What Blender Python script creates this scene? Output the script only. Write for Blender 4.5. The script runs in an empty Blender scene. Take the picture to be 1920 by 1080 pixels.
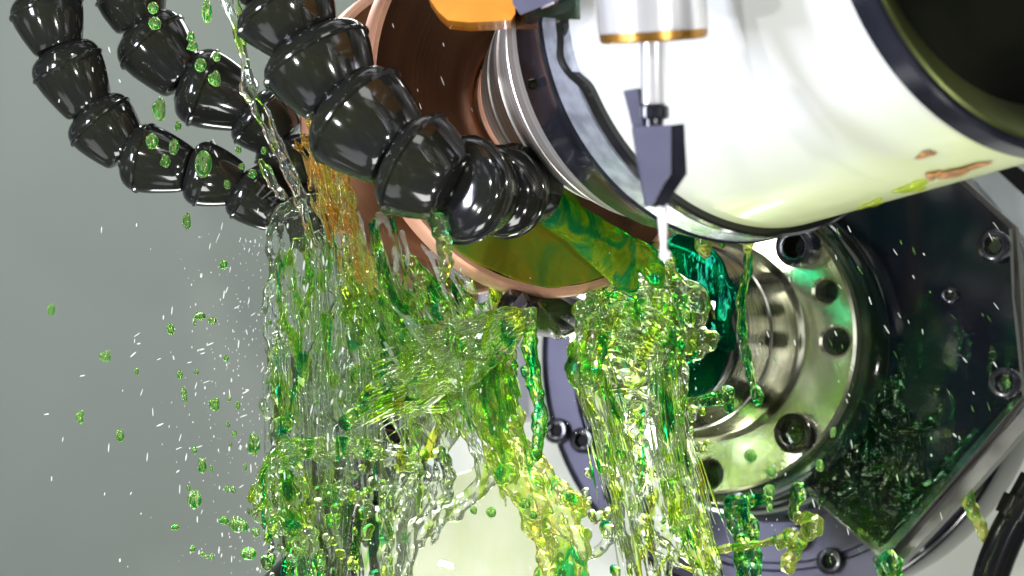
import bpy, bmesh, math, random
import numpy as np
from mathutils import Vector, Quaternion, Matrix
sc = bpy.context.scene
COL = sc.collection
D = 10.0; S = 0.002          # camera stands 10 units from the grinding wheel; 0.002 units per photo pixel there
# ------------------------------------------------------------------ camera
cam = bpy.data.objects.new('camera', bpy.data.cameras.new('camera'))
COL.objects.link(cam); sc.camera = cam
cam.location = (0, -D, 0); cam.rotation_euler = (math.radians(90), 0, 0)
cam.data.sensor_width = 36; cam.data.lens = 36 * D / 3.84
cam.data.clip_start = 0.1; cam.data.clip_end = 100
cam.data.dof.use_dof = True; cam.data.dof.focus_distance = D - 0.15; cam.data.dof.aperture_fstop = 1.75
# ------------------------------------------------------------------ world: dim machine interior with added bright patches for reflections
world = bpy.data.worlds.new('World'); sc.world = world; world.use_nodes = True
nt = world.node_tree; N = nt.nodes; L = nt.links; N.clear()
wo = N.new('ShaderNodeOutputWorld'); bg = N.new('ShaderNodeBackground')
tc = N.new('ShaderNodeTexCoord'); mp = N.new('ShaderNodeMapping'); mp.inputs['Scale'].default_value = (1.5, 1.5, 2.0)
vo = N.new('ShaderNodeTexVoronoi'); vo.inputs['Scale'].default_value = 1.5; vo.feature = 'SMOOTH_F1'; vo.inputs['Smoothness'].default_value = .25
ns = N.new('ShaderNodeTexNoise'); ns.inputs['Scale'].default_value = 2.0
rp = N.new('ShaderNodeValToRGB'); cr = rp.color_ramp
cr.elements[0].position = 0.0; cr.elements[0].color = (.02, .022, .02, 1)
cr.elements[1].position = 1.0; cr.elements[1].color = (5, 5.1, 5.3, 1)
for p, c in ((.40, (.015, .018, .015, 1)), (.46, (.30, .32, .31, 1)), (.52, (.04, .045, .04, 1)), (.62, (.30, .32, .33, 1)), (.67, (3.2, 3.25, 3.4, 1))):
    e = cr.elements.new(p); e.color = c
mx = N.new('ShaderNodeMix'); mx.data_type = 'FLOAT'; mx.inputs[0].default_value = .35
L.new(tc.outputs['Generated'], mp.inputs[0]); L.new(mp.outputs[0], ns.inputs[0]); L.new(mp.outputs[0], vo.inputs[0])
sp = N.new('ShaderNodeSeparateColor'); L.new(vo.outputs['Color'], sp.inputs[0])
L.new(ns.outputs[0], mx.inputs[2]); L.new(sp.outputs[0], mx.inputs[3])
L.new(mx.outputs[0], rp.inputs[0]); L.new(rp.outputs[0], bg.inputs[0]); bg.inputs[1].default_value = 0.5
L.new(bg.outputs[0], wo.inputs[0])

# ------------------------------------------------------------------ lamps
def area(name, loc, target, size, power, color=(1, 1, 1), sizey=None):
    d = bpy.data.lights.new(name, 'AREA'); d.energy = power; d.color = color
    d.shape = 'RECTANGLE' if sizey else 'SQUARE'; d.size = size
    if sizey: d.size_y = sizey
    o = bpy.data.objects.new(name, d); COL.objects.link(o); o.location = loc
    o.rotation_euler = (Vector(target) - Vector(loc)).to_track_quat('-Z', 'Y').to_euler()
    return o
area('key_lamp', (2.0, -6.5, 6.0), (.8, 0, .2), 2.2, 95, (1, .985, .96))
area('left_softbox', (-5.5, -4.8, .7), (0, .3, 0), 1.1, 600, (.80, .84, 1), 2.3)
area('flash_lamp', (-2.2, -8.5, 2.6), (0, 0, 0), .3, 230, (1, 1, 1))
area('right_flash', (3.2, -8.5, -.6), (.8, 1, -.3), .3, 190, (1, 1, .97))
area('low_lamp', (-.5, -3.2, -5.0), (0, .6, -.5), 1.8, 160, (1, 1, .95))
area('rear_lamp', (-3.0, 3.6, 3.6), (-.8, 0, -.4), 1.2, 150, (1, 1, 1))
area('rear_rim_fill', (1.2, 4.4, 3.3), (-.2, 0, -.3), 4.5, 190, (1, 1, 1), .9)  # added out of view to put white rims on the liquid
area('rear_low_rim_fill', (-.6, 3.0, -2.7), (-.2, 0, -.2), 3.0, 110, (1, 1, .97), .7)  # added below the view, brightens liquid rims from underneath
area('left_glint_fill', (-4.2, -6.0, -1.2), (-.3, 0, -.4), .3, 130, (1, 1, 1))  # added for more small highlights on the liquid
area('top_flash', (.2, -4.5, 5.2), (0, .3, -.3), .4, 70, (1, 1, 1))
area('low_glint_fill', (1.2, -4.5, -3.6), (.3, .5, -.4), .35, 110, (1, 1, .96))  # added from below for extra sparkle on the coolant
sc.view_settings.view_transform = 'Standard'; sc.view_settings.look = 'None'
sc.view_settings.exposure = 0.0; sc.view_settings.gamma = 1; sc.view_settings.use_curve_mapping = False
sc.render.engine = 'CYCLES'
cy = sc.cycles
cy.max_bounces = 14; cy.transmission_bounces = 14; cy.transparent_max_bounces = 12; cy.glossy_bounces = 5; cy.diffuse_bounces = 2
cy.use_denoising = True; cy.sample_clamp_indirect = 12; cy.caustics_reflective = False; cy.caustics_refractive = True
cy.blur_glossy = .5

# ------------------------------------------------------------------ helpers
def P(px, py, y=0.0):
    k = (D + y) / D
    return Vector(((px - 960) * S * k, y, (540 - py) * S * k))
def pix(A):                                             # world points -> photo pixels
    k = D / (D + A[..., 1]); return 960 + A[..., 0] * k / S, 540 - A[..., 2] * k / S
def on_plane(px, py, c, n):
    o = Vector((0, -D, 0)); d = (P(px, py, 0) - o)
    return o + d * ((c - o).dot(n) / d.dot(n))
def tag(o, label=None, cat=None, group=None, kind=None):
    if label: o['label'] = label
    if cat: o['category'] = cat
    if group: o['group'] = group
    if kind: o['kind'] = kind
    return o
def link(name, me, mat=None, parent=None):
    o = bpy.data.objects.new(name, me); COL.objects.link(o)
    if mat: me.materials.append(mat)
    if parent:
        o.parent = parent
    return o
def from_bm(name, bm, mat=None, parent=None, smooth=True, angle=35):
    bmesh.ops.recalc_face_normals(bm, faces=bm.faces)
    me = bpy.data.meshes.new(name); bm.to_mesh(me); bm.free()
    if smooth:
        me.shade_smooth(); me.set_sharp_from_angle(angle=math.radians(angle))
    return link(name, me, mat, parent)
def empty(name, loc=(0, 0, 0), q=None):
    o = bpy.data.objects.new(name, None); COL.objects.link(o); o.location = loc
    if q is not None:
        o.rotation_mode = 'QUATERNION'; o.rotation_quaternion = q
    o.empty_display_size = .1
    return o
def lathe_bm(prof, seg=96, bm=None, cap=True):
    """prof: list of (z, r) turned round local Z"""
    bm = bm or bmesh.new(); rings = []
    for z, r in prof:
        rings.append([bm.verts.new((r * math.cos(2 * math.pi * i / seg), r * math.sin(2 * math.pi * i / seg), z)) for i in range(seg)])
    for a, b in zip(rings, rings[1:]):
        for i in range(seg):
            bm.faces.new((a[i], a[(i + 1) % seg], b[(i + 1) % seg], b[i]))
    if cap:
        bm.faces.new(rings[0][::-1]); bm.faces.new(rings[-1])
    return bm
def prism_bm(pts_front, off):
    bm = bmesh.new()
    a = [bm.verts.new(p) for p in pts_front]; b = [bm.verts.new(Vector(p) + Vector(off)) for p in pts_front]
    bm.faces.new(a); bm.faces.new(b[::-1]); n = len(a)
    for i in range(n): bm.faces.new((a[i], b[i], b[(i + 1) % n], a[(i + 1) % n]))
    return bm
def bevel(bm, w, seg=2, ang=25):
    es = [e for e in bm.edges if len(e.link_faces) == 2 and e.calc_face_angle(0) > math.radians(ang)]
    bmesh.ops.bevel(bm, geom=es, offset=w, segments=seg, affect='EDGES', profile=.5, clamp_overlap=True)
    return bm
def box_bm(x0, x1, y0, y1, z0, z1):
    return prism_bm([(x0, y0, z0), (x1, y0, z0), (x1, y0, z1), (x0, y0, z1)], (0, y1 - y0, 0))
def mat(name):
    m = bpy.data.materials.new(name); m.use_nodes = True; m.node_tree.nodes.clear()
    return m, m.node_tree.nodes, m.node_tree.links
def ramp(Nn, stops, interp='LINEAR'):
    r = Nn.new('ShaderNodeValToRGB'); r.color_ramp.interpolation = interp
    e = r.color_ramp.elements
    e[0].position, e[0].color = stops[0][0], (*stops[0][1], 1)
    e[1].position, e[1].color = stops[-1][0], (*stops[-1][1], 1)
    for p, c in stops[1:-1]:
        k = e.new(p); k.color = (*c, 1)
    return r
def solid(name, color, rough=.4, metal=0, coat=0, aniso=0, var=.15, vscale=6, bump=0, bscale=40, color2=None, vstretch=(1, 1, 1), rvar=.1, coatrough=.03, spec=.5):
    """procedural Principled: base colour and roughness broken up by noise, optional bump and radial brushing"""
    m, Nn, Ll = mat(name)
    out = Nn.new('ShaderNodeOutputMaterial'); b = Nn.new('ShaderNodeBsdfPrincipled')
    t = Nn.new('ShaderNodeTexCoord'); mpp = Nn.new('ShaderNodeMapping'); mpp.inputs['Scale'].default_value = vstretch
    no = Nn.new('ShaderNodeTexNoise'); no.inputs['Scale'].default_value = vscale; no.inputs['Detail'].default_value = 5
    Ll.new(t.outputs['Object'], mpp.inputs[0]); Ll.new(mpp.outputs[0], no.inputs['Vector'])
    c2 = color2 or tuple(max(0, c * (1 - var * 2)) for c in color)
    r = ramp(Nn, [(.35, c2), (.62, color)]); Ll.new(no.outputs[0], r.inputs[0]); Ll.new(r.outputs[0], b.inputs['Base Color'])
    mr = Nn.new('ShaderNodeMapRange'); mr.inputs[3].default_value = max(.01, rough - rvar * .5); mr.inputs[4].default_value = rough + rvar
    Ll.new(no.outputs[0], mr.inputs[0]); Ll.new(mr.outputs[0], b.inputs['Roughness'])
    b.inputs['Metallic'].default_value = metal; b.inputs['Coat Weight'].default_value = coat
    b.inputs['Coat Roughness'].default_value = coatrough; b.inputs['Specular IOR Level'].default_value = spec
    if aniso:
        b.inputs['Anisotropic'].default_value = aniso
        tg = Nn.new('ShaderNodeTangent'); tg.direction_type = 'RADIAL'; tg.axis = 'Z'; Ll.new(tg.outputs[0], b.inputs['Tangent'])
    if bump:
        n2 = Nn.new('ShaderNodeTexNoise'); n2.inputs['Scale'].default_value = bscale; n2.inputs['Detail'].default_value = 3
        Ll.new(mpp.outputs[0], n2.inputs['Vector'])
        bp = Nn.new('ShaderNodeBump'); bp.inputs['Strength'].default_value = bump; bp.inputs['Distance'].default_value = .01
        Ll.new(n2.outputs[0], bp.inputs['Height']); Ll.new(bp.outputs[0], b.inputs['Normal'])
        if coat: Ll.new(bp.outputs[0], b.inputs['Coat Normal'])
    Ll.new(b.outputs[0], out.inputs[0])
    return m
def rings_metal(name, stops, scale, rough=.22, metal=1, aniso=.75, axis='z', metalbands=None):
    """turned metal: bands of slightly different tone by radius or by height, brushed round the axis"""
    m, Nn, Ll = mat(name)
    out = Nn.new('ShaderNodeOutputMaterial'); b = Nn.new('ShaderNodeBsdfPrincipled')
    t = Nn.new('ShaderNodeTexCoord'); sx = Nn.new('ShaderNodeSeparateXYZ'); Ll.new(t.outputs['Object'], sx.inputs[0])
    if axis == 'z':
        src = sx.outputs[2]
    else:
        ln = Nn.new('ShaderNodeVectorMath'); ln.operation = 'MULTIPLY'; ln.inputs[1].default_value = (1, 1, 0)
        Ll.new(t.outputs['Object'], ln.inputs[0]); l2 = Nn.new('ShaderNodeVectorMath'); l2.operation = 'LENGTH'
        Ll.new(ln.outputs[0], l2.inputs[0]); src = l2.outputs['Value']
    cb = Nn.new('ShaderNodeCombineXYZ'); Ll.new(src, cb.inputs[0])
    no = Nn.new('ShaderNodeTexNoise'); no.inputs['Scale'].default_value = scale; no.inputs['Detail'].default_value = 4
    Ll.new(cb.outputs[0], no.inputs['Vector'])
    r = ramp(Nn, stops); Ll.new(no.outputs[0], r.inputs[0]); Ll.new(r.outputs[0], b.inputs['Base Color'])
    mr = Nn.new('ShaderNodeMapRange'); mr.inputs[3].default_value = rough * .6; mr.inputs[4].default_value = rough * 1.5
    Ll.new(no.outputs[0], mr.inputs[0]); Ll.new(mr.outputs[0], b.inputs['Roughness'])
    b.inputs['Metallic'].default_value = metal; b.inputs['Anisotropic'].default_value = aniso
    tg = Nn.new('ShaderNodeTangent'); tg.direction_type = 'RADIAL'; tg.axis = 'Z'; Ll.new(tg.outputs[0], b.inputs['Tangent'])
    n2 = Nn.new('ShaderNodeTexNoise'); n2.inputs['Scale'].default_value = scale * 6; Ll.new(cb.outputs[0], n2.inputs['Vector'])
    bp = Nn.new('ShaderNodeBump'); bp.inputs['Strength'].default_value = .25; bp.inputs['Distance'].default_value = .004
    Ll.new(n2.outputs[0], bp.inputs['Height']); Ll.new(bp.outputs[0], b.inputs['Normal'])
    Ll.new(b.outputs[0], out.inputs[0])
    return m
def liquid(name, stops, scale=5.0, stretch=(1, 1, .35), clear=.25, body=.18, bump=.35, bscale=22, ior=1.40, rot=(0, 0, 0), glow=(.55, .85, .08), gmix=.45):
    """coolant: refracting glass with marbled dye, a little thin-film see-through and a little milky body"""
    m, Nn, Ll = mat(name)
    out = Nn.new('ShaderNodeOutputMaterial')
    t = Nn.new('ShaderNodeTexCoord'); mpp = Nn.new('ShaderNodeMapping'); mpp.inputs['Scale'].default_value = stretch; mpp.inputs['Rotation'].default_value = rot
    Ll.new(t.outputs['Object'], mpp.inputs[0])
    no = Nn.new('ShaderNodeTexNoise'); no.inputs['Scale'].default_value = scale; no.inputs['Detail'].default_value = 3; no.inputs['Distortion'].default_value = 1.6
    Ll.new(mpp.outputs[0], no.inputs['Vector'])
    r = ramp(Nn, stops); Ll.new(no.outputs[0], r.inputs[0])
    n2 = Nn.new('ShaderNodeTexNoise'); n2.inputs['Scale'].default_value = bscale; n2.inputs['Detail'].default_value = 2; n2.inputs['Distortion'].default_value = .8
    Ll.new(mpp.outputs[0], n2.inputs['Vector'])
    bp = Nn.new('ShaderNodeBump'); bp.inputs['Strength'].default_value = bump; bp.inputs['Distance'].default_value = .02
    Ll.new(n2.outputs[0], bp.inputs['Height'])
    g = Nn.new('ShaderNodeBsdfGlass'); g.inputs['IOR'].default_value = ior; g.inputs['Roughness'].default_value = 0.0
    Ll.new(r.outputs[0], g.inputs[0]); Ll.new(bp.outputs[0], g.inputs['Normal'])
    tr = Nn.new('ShaderNodeBsdfTransparent'); Ll.new(r.outputs[0], tr.inputs[0])
    tl = Nn.new('ShaderNodeBsdfTranslucent'); df = Nn.new('ShaderNodeBsdfDiffuse'); ms = Nn.new('ShaderNodeMixShader'); ms.inputs[0].default_value = .5
    mc = Nn.new('ShaderNodeMix'); mc.data_type = 'RGBA'; mc.inputs[0].default_value = gmix
    Ll.new(r.outputs[0], mc.inputs[6]); mc.inputs[7].default_value = (*glow, 1)
    for q in (tl, df): Ll.new(mc.outputs[2], q.inputs[0]); Ll.new(bp.outputs[0], q.inputs['Normal'])
    Ll.new(tl.outputs[0], ms.inputs[1]); Ll.new(df.outputs[0], ms.inputs[2])
    m1 = Nn.new('ShaderNodeMixShader'); m1.inputs[0].default_value = clear
    Ll.new(g.outputs[0], m1.inputs[1]); Ll.new(tr.outputs[0], m1.inputs[2])
    m2 = Nn.new('ShaderNodeMixShader'); m2.inputs[0].default_value = body
    Ll.new(m1.outputs[0], m2.inputs[1]); Ll.new(ms.outputs[0], m2.inputs[2])
    Ll.new(m2.outputs[0], out.inputs[0])
    return m
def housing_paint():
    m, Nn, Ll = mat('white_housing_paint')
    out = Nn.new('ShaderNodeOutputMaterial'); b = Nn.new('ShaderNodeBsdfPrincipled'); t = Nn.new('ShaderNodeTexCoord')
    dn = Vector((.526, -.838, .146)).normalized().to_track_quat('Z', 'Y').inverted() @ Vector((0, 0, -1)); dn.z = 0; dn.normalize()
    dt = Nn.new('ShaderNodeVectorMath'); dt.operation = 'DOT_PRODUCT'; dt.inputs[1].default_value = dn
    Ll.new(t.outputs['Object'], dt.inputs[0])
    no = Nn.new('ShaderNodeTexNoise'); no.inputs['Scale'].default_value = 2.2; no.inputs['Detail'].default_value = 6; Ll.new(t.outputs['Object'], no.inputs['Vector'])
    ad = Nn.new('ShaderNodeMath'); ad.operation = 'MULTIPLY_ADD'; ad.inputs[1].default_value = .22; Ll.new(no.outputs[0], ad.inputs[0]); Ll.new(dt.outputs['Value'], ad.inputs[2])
    r = ramp(Nn, [(.0, (.60, .61, .59)), (.60, (.56, .57, .54)), (.71, (.50, .53, .42)), (.79, (.52, .58, .30)), (1, (.38, .45, .15))])  # green coolant reflection painted into the white towards the underside
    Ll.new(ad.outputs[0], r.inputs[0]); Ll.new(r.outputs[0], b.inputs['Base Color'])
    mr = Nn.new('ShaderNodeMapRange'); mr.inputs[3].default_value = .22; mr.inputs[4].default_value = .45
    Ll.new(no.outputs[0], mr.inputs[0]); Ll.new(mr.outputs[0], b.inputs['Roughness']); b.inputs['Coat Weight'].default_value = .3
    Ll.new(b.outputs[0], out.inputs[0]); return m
EM = (.03, .60, .33); LI = (.73, .96, .22); PL = (.94, .99, .80); YE = (.98, .96, .35); CL = (.96, .985, .96); DG = (.02, .30, .20); OR = (.97, .62, .15)
M = dict(
    lime=liquid('coolant_lime', [(.34, (.01, .42, .25)), (.38, EM), (.41, LI), (.46, PL), (.50, CL), (.55, CL), (.60, LI), (.66, YE)], scale=7, clear=.10, body=.04, bump=.5, bscale=9, glow=(.95, 1, .25)),
    clear=liquid('coolant_clear', [(.33, EM), (.39, LI), (.45, CL), (.57, CL), (.62, PL), (.68, LI)], scale=7, clear=.06, body=.02, glow=(.9, 1, .8), bump=.55, bscale=12),
    yellow=liquid('coolant_yellow', [(.32, EM), (.40, YE), (.48, PL), (.54, OR), (.60, PL), (.72, YE)], scale=7, clear=.25, body=.08, glow=(1, .85, .15), bump=.5, bscale=30, stretch=(1, 1, .25)),
    gold=liquid('coolant_gold', [(.37, EM), (.43, LI), (.50, PL), (.56, YE), (.62, PL), (.68, LI)], scale=8, clear=.12, body=.09, glow=(.95, 1, .06), bump=.6, bscale=13),
    emer=liquid('coolant_emerald', [(.33, DG), (.41, EM), (.47, LI), (.53, PL), (.58, EM), (.68, LI)], scale=11, clear=.12, body=.03, glow=(.0, .7, .35)),
    deep=liquid('coolant_deep_green', [(.35, (.0, .16, .11)), (.5, (.02, .40, .26)), (.65, (.05, .6, .3))], scale=6, clear=.15, body=.05, bump=.2, glow=(.0, .5, .3)),
    ripple=liquid('coolant_dark_film', [(.35, (.5, .85, .65)), (.6, (.85, .95, .75))], scale=4, clear=.15, body=.0, bump=.15, bscale=6, stretch=(1, 1, .6)),
    marble=liquid('coolant_marbled', [(.34, (.0, .40, .18)), (.43, (.04, .60, .26)), (.50, (.45, .85, .08)), (.55, (.92, .92, .10)), (.62, (.5, .8, .06)), (.68, (.97, .7, .06))], scale=6, stretch=(1.2, 1.2, .9), clear=.12, body=.18, bump=.4, bscale=8, ior=1.6, gmix=.08),
    film=liquid('coolant_film', [(.3, (.90, .93, .76)), (.7, (.95, .96, .86))], clear=.4, body=.10, bump=.1, bscale=6, glow=(.72, .76, .52)),
    wetfilm=liquid('green_wet_film', [(.3, (.80, .88, .45)), (.7, (.93, .96, .75))], clear=.7, body=.05, bump=.1, bscale=6, glow=(.7, .8, .3)),
    wetblob=liquid('green_wet_patch', [(.3, (.75, .88, .15)), (.7, (.9, .95, .4))], clear=.4, body=.25, bump=.2, bscale=9, glow=(.8, .9, .1)),
    amber=liquid('coolant_amber', [(.36, (.80, .38, .04)), (.45, (.70, .58, .05)), (.54, (.42, .58, .06)), (.66, (.14, .50, .12))], scale=3.5, stretch=(1, 1, 1), clear=.30, body=.40, bump=.35, bscale=7, glow=(.45, .55, .05)),
    spray=liquid('white_spray', [(.3, CL), (.7, CL)], clear=.80, body=.16, bump=.3, glow=(1, 1, 1)),
    glint=liquid('droplet_bright', [(.3, CL), (.7, CL)], clear=.0, body=.6, bump=0, glow=(1, 1, .92)),  # white body colour stands in for light caught by the droplets
    drop=liquid('droplet_green', [(.40, (.0, .50, .22)), (.46, (.72, .98, .20)), (.52, (.98, 1, .7)), (.60, CL), (.66, (.8, .97, .25))], scale=1.6, stretch=(1, 1, .35), clear=.04, body=.12, gmix=.2, glow=(.9, 1, .3), bump=.5, bscale=30),
    black=solid('black_plastic', (.010, .010, .012), .09, coat=0, var=.2, rvar=.05, color2=(.013, .014, .008), vscale=3),  # slight olive of reflected green mixed into the black
    blackmetal=solid('black_oxide', (.015, .016, .024), .16, coat=.25, var=.3, rvar=.1),
    wetplate=solid('wet_dark_plate', (.004, .005, .010), .07, coat=0, var=.4, rvar=.05, vscale=3, color2=(.001, .008, .010), bump=.12, bscale=3.0, spec=.5),
    lilac=solid('blued_steel', (.06, .06, .095), .15, metal=.8, coat=.1, var=.15, vscale=3),
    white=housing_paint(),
    cream=solid('cream_machine_paint', (.66, .68, .60), .45, var=.06, vscale=1.2),
    wall=solid('grey_enclosure_paint', (.172, .198, .162), .5, var=.05, vscale=.6),
    lilacwall=solid('grey_lilac_panel', (.33, .33, .36), .5, var=.04, vscale=.8),
    copper=rings_metal('copper_abrasive_rim', [(.3, (.50, .24, .14)), (.7, (.66, .36, .24))], 30, .4, .35, .3, 'r'),
    brown=rings_metal('bronze_wheel_face', [(.3, (.095, .044, .021)), (.5, (.13, .058, .028)), (.7, (.16, .072, .036))], 9, .36, .8, .8, 'r'),
    orange=rings_metal('orange_copper_wheel_face', [(.3, (.34, .15, .07)), (.5, (.44, .20, .10)), (.7, (.50, .25, .13))], 9, .34, .8, .8, 'r'),
    steel=rings_metal('turned_steel', [(.3, (.42, .38, .36)), (.42, (.85, .84, .80)), (.52, (.50, .45, .42)), (.58, (.90, .90, .86)), (.7, (.55, .50, .47))], 13, .30, .72, .6, 'z'),
    flange=solid('wet_flange_steel', (.90, .89, .70), .14, metal=.9, color2=(.58, .64, .26), vscale=2.6, bump=.12, bscale=6, aniso=.5, coat=.4),  # yellow-green of reflections and coolant film mixed into the steel colour
    hub=rings_metal('polished_hub_steel', [(.3, (.30, .30, .24)), (.5, (.60, .60, .52)), (.7, (.80, .80, .74))], 7, .15, 1, .7, 'z'),
    chrome=solid('chrome', (.86, .85, .86), .2, metal=.65, var=.03),
    bronze=solid('bronze_ring', (.50, .25, .05), .25, metal=.8, var=.2),
    orangepl=solid('orange_coated_block', (.56, .22, .015), .25, coat=.5, var=.15, vscale=5, color2=(.42, .13, .01)),
    olive=solid('olive_metal', (.10, .12, .03), .3, metal=.7, var=.4, vscale=2),
    dark=solid('black_recess', (.006, .007, .003), .4, coat=0, spec=.12, var=.5, vscale=2),
    carbide=solid('dark_carbide', (.05, .042, .034), .12, metal=.8, coat=.3, var=.3, vscale=8),
    carbideface=solid('carbide_end_face', (.12, .10, .11), .3, metal=.6, var=.1),
    bar=solid('grey_steel_bar', (.17, .165, .15), .3, metal=.6, var=.2, vscale=4),
    rust=solid('brown_wood', (.45, .22, .08), .5, var=.35, vscale=12, vstretch=(1, 1, 4)),
    glassbar=solid('pale_blue_grey_bar', (.50, .56, .56), .2, coat=.5, var=.05),
    probegrey=solid('probe_lilac_sheen', (.095, .095, .15), .3, coat=.3, var=.05),  # lilac reflection on the black probe put into the base colour
    speckled=solid('wet_steel_ring', (.50, .53, .62), .22, metal=.6, coat=.3, var=.2, vscale=14, bump=.3, bscale=30),
    ringpaint=solid('dark_lilac_steel', (.07, .066, .10), .30, metal=.55, var=.12, vscale=3),
    stain=solid('orange_residue', (.50, .22, .06), .5, var=.3, vscale=20),
    stylus=solid('white_ceramic', (.85, .82, .84), .15, coat=.6, var=.03),
    emdark=solid('dark_green_wet_steel', (.012, .05, .035), .1, metal=.6, coat=1, var=.5, color2=(.03, .035, .01), vscale=4),
    mark=solid('moulded_mark', (.004, .004, .006), .3, var=.1),
)

# ------------------------------------------------------------------ setting
o = from_bm('enclosure_wall', box_bm(-9, 9, 5.0, 5.2, -7, 8), M['wall'], smooth=False)
tag(o, 'smooth grey-green sheet metal wall behind the spray', 'wall')
def px_box(name, x0, x1, y0, y1, yf, yb, m, label, cat):
    a = P(x0, y1, yf); b = P(x1, y0, yf)
    bm = bevel(box_bm(a.x, b.x, yf, yb, a.z, b.z), .02)
    return tag(from_bm(name, bm, m, smooth=False), label, cat)
px_box('grey_panel', 900, 993, 300, 800, 4.3, 4.95, M['lilacwall'], 'narrow grey lilac panel behind the drill tip, left of the cream column', 'panel')
px_box('machine_column', 993, 3000, -200, 790, 4.0, 4.9, M['cream'], 'cream painted machine column behind the dark headstock ring', 'column')
px_box('machine_bed', 700, 3000, 792, 2200, 3.6, 4.9, M['cream'], 'cream painted machine bed low behind the falling coolant', 'machine bed')

# ------------------------------------------------------------------ grinding spindle with its two wheels
nA = Vector((.526, -.838, .146)).normalized(); cA = Vector((.109, 0, .704)); qA = nA.to_track_quat('Z', 'Y')
sp_ = empty('grinding_spindle', cA, qA); tag(sp_, 'stepped steel spindle nose with black clamp ring, carrying two copper-rimmed grinding wheels', 'spindle')
def wheel(name, t, r, th, mf, label):
    w = empty(name, (0, 0, t)); w.parent = sp_; tag(w, label)
    from_bm('abrasive_rim', lathe_bm([(-th, r - .035), (-th, r - .006), (-th + .006, r), (-.022, r), (-.006, r - .008), (0, r - .016), (0, r - .036), (-.012, r - .040)], 192, cap=False), M['copper'], w)
    from_bm('wheel_face', lathe_bm([(-th, .02), (-th + .001, r - .037), (-.012, r - .039), (-.014, r - .05), (-.020, r - .054), (-.035, .34), (-.05, .262), (-.135, .258), (-.135, .02)], 192, cap=False), mf, w, angle=60)
    return w
wA = wheel('grinding_wheel', 0, .742, .075, M['brown'], 'large dark bronze grinding wheel with copper rim, the front one')
wB = wheel('grinding_wheel', -.656, .640, .075, M['orange'], 'orange copper grinding wheel farther back, half hidden')
from_bm('bead', lathe_bm([(-.049, .245), (-.035, .256), (-.02, .256), (-.015, .246)], 128, cap=False), M['copper'], wA)
from_bm('arbor', lathe_bm([(-.75, .10), (-.142, .10)], 64), M['steel'], sp_)
from_bm('spindle_nose', lathe_bm([(-.133, .20), (-.133, .226), (-.125, .231), (-.02, .238), (-.015, .233), (.055, .247), (.065, .255), (.066, .300), (.085, .315), (.13, .335), (.25, .388), (.255, .383), (.27, .388), (.275, .395), (.48, .490), (.485, .483), (.50, .489), (.505, .497), (.69, .580), (.70, .574), (.705, .585), (.850, .634), (.85, .3)], 192), M['steel'], sp_)
from_bm('clamp_ring', lathe_bm([(.852, .3), (.852, .640), (.870, .652), (1.125, .728), (1.128, .3)], 192), M['blackmetal'], sp_)
from_bm('steel_ring', lathe_bm([(1.129, .3), (1.129, .712), (1.14, .722), (1.262, .728), (1.27, .70), (1.27, .3)], 192), M['speckled'], sp_)
for ang in (2.5, 3.4):                                  # pin holes of the clamp ring
    bm = lathe_bm([(0, .018), (.02, .018), (.02, .012), (.004, .010)], 24); e = from_bm('pin_hole', bm, M['dark'], sp_)
    rr = .695; e.location = (rr * math.cos(ang), rr * math.sin(ang), .99); e.rotation_mode = 'QUATERNION'; e.rotation_quaternion = Vector((math.cos(ang), math.sin(ang), -.3)).to_track_quat('Z', 'Y')
# black gasket with its notch, then the white housing
bm = bmesh.new(); prev = []; seg = 256
uW = qA @ Vector((1, 0, 0)); vW = qA @ Vector((0, 1, 0))
for i in range(seg):
    a = 2 * math.pi * i / seg
    pt = cA + nA * 1.29 + (uW * math.cos(a) + vW * math.sin(a)) * .715
    px, py = pix(np.array(pt)); s_ = 1 / (1 + math.exp((float(py) - 148) / 7.0)); left = 1 if px < 1250 else 0
    dt = -.05 * s_ * left - .03 * math.exp(-((float(py) - 100) / 28.0) ** 2) * left
    ring = []
    for (tz, r) in ((-.008, .70), (-.008, .726), (.0, .734), (.026, .734), (.034, .726), (.034, .70)):
        ring.append(bm.verts.new((r * math.cos(a), r * math.sin(a), 1.285 + dt + tz)))
    prev.append(ring)
for i in range(seg):
    a, b = prev[i], prev[(i + 1) % seg]
    for j in range(5): bm.faces.new((a[j], b[j], b[j + 1], a[j + 1]))
from_bm('gasket', bm, M['black'], sp_)
hs = empty('spindle_housing', cA, qA); tag(hs, 'big white rounded spindle housing at upper right, green reflection painted along its underside', 'housing')
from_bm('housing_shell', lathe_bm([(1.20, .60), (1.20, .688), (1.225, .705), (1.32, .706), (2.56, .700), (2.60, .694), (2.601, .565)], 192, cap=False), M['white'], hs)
def on_cyl(px, py, r):
    o_ = Vector((0, -D, 0)); d_ = P(px, py) - o_; w_ = o_ - cA
    dp = d_ - nA * d_.dot(nA); wp = w_ - nA * w_.dot(nA)
    A_, B_, C_ = dp.dot(dp), 2 * dp.dot(wp), wp.dot(wp) - r * r
    disc = B_ * B_ - 4 * A_ * C_
    return None if disc < 0 else o_ + d_ * ((-B_ - math.sqrt(disc)) / (2 * A_))
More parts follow.
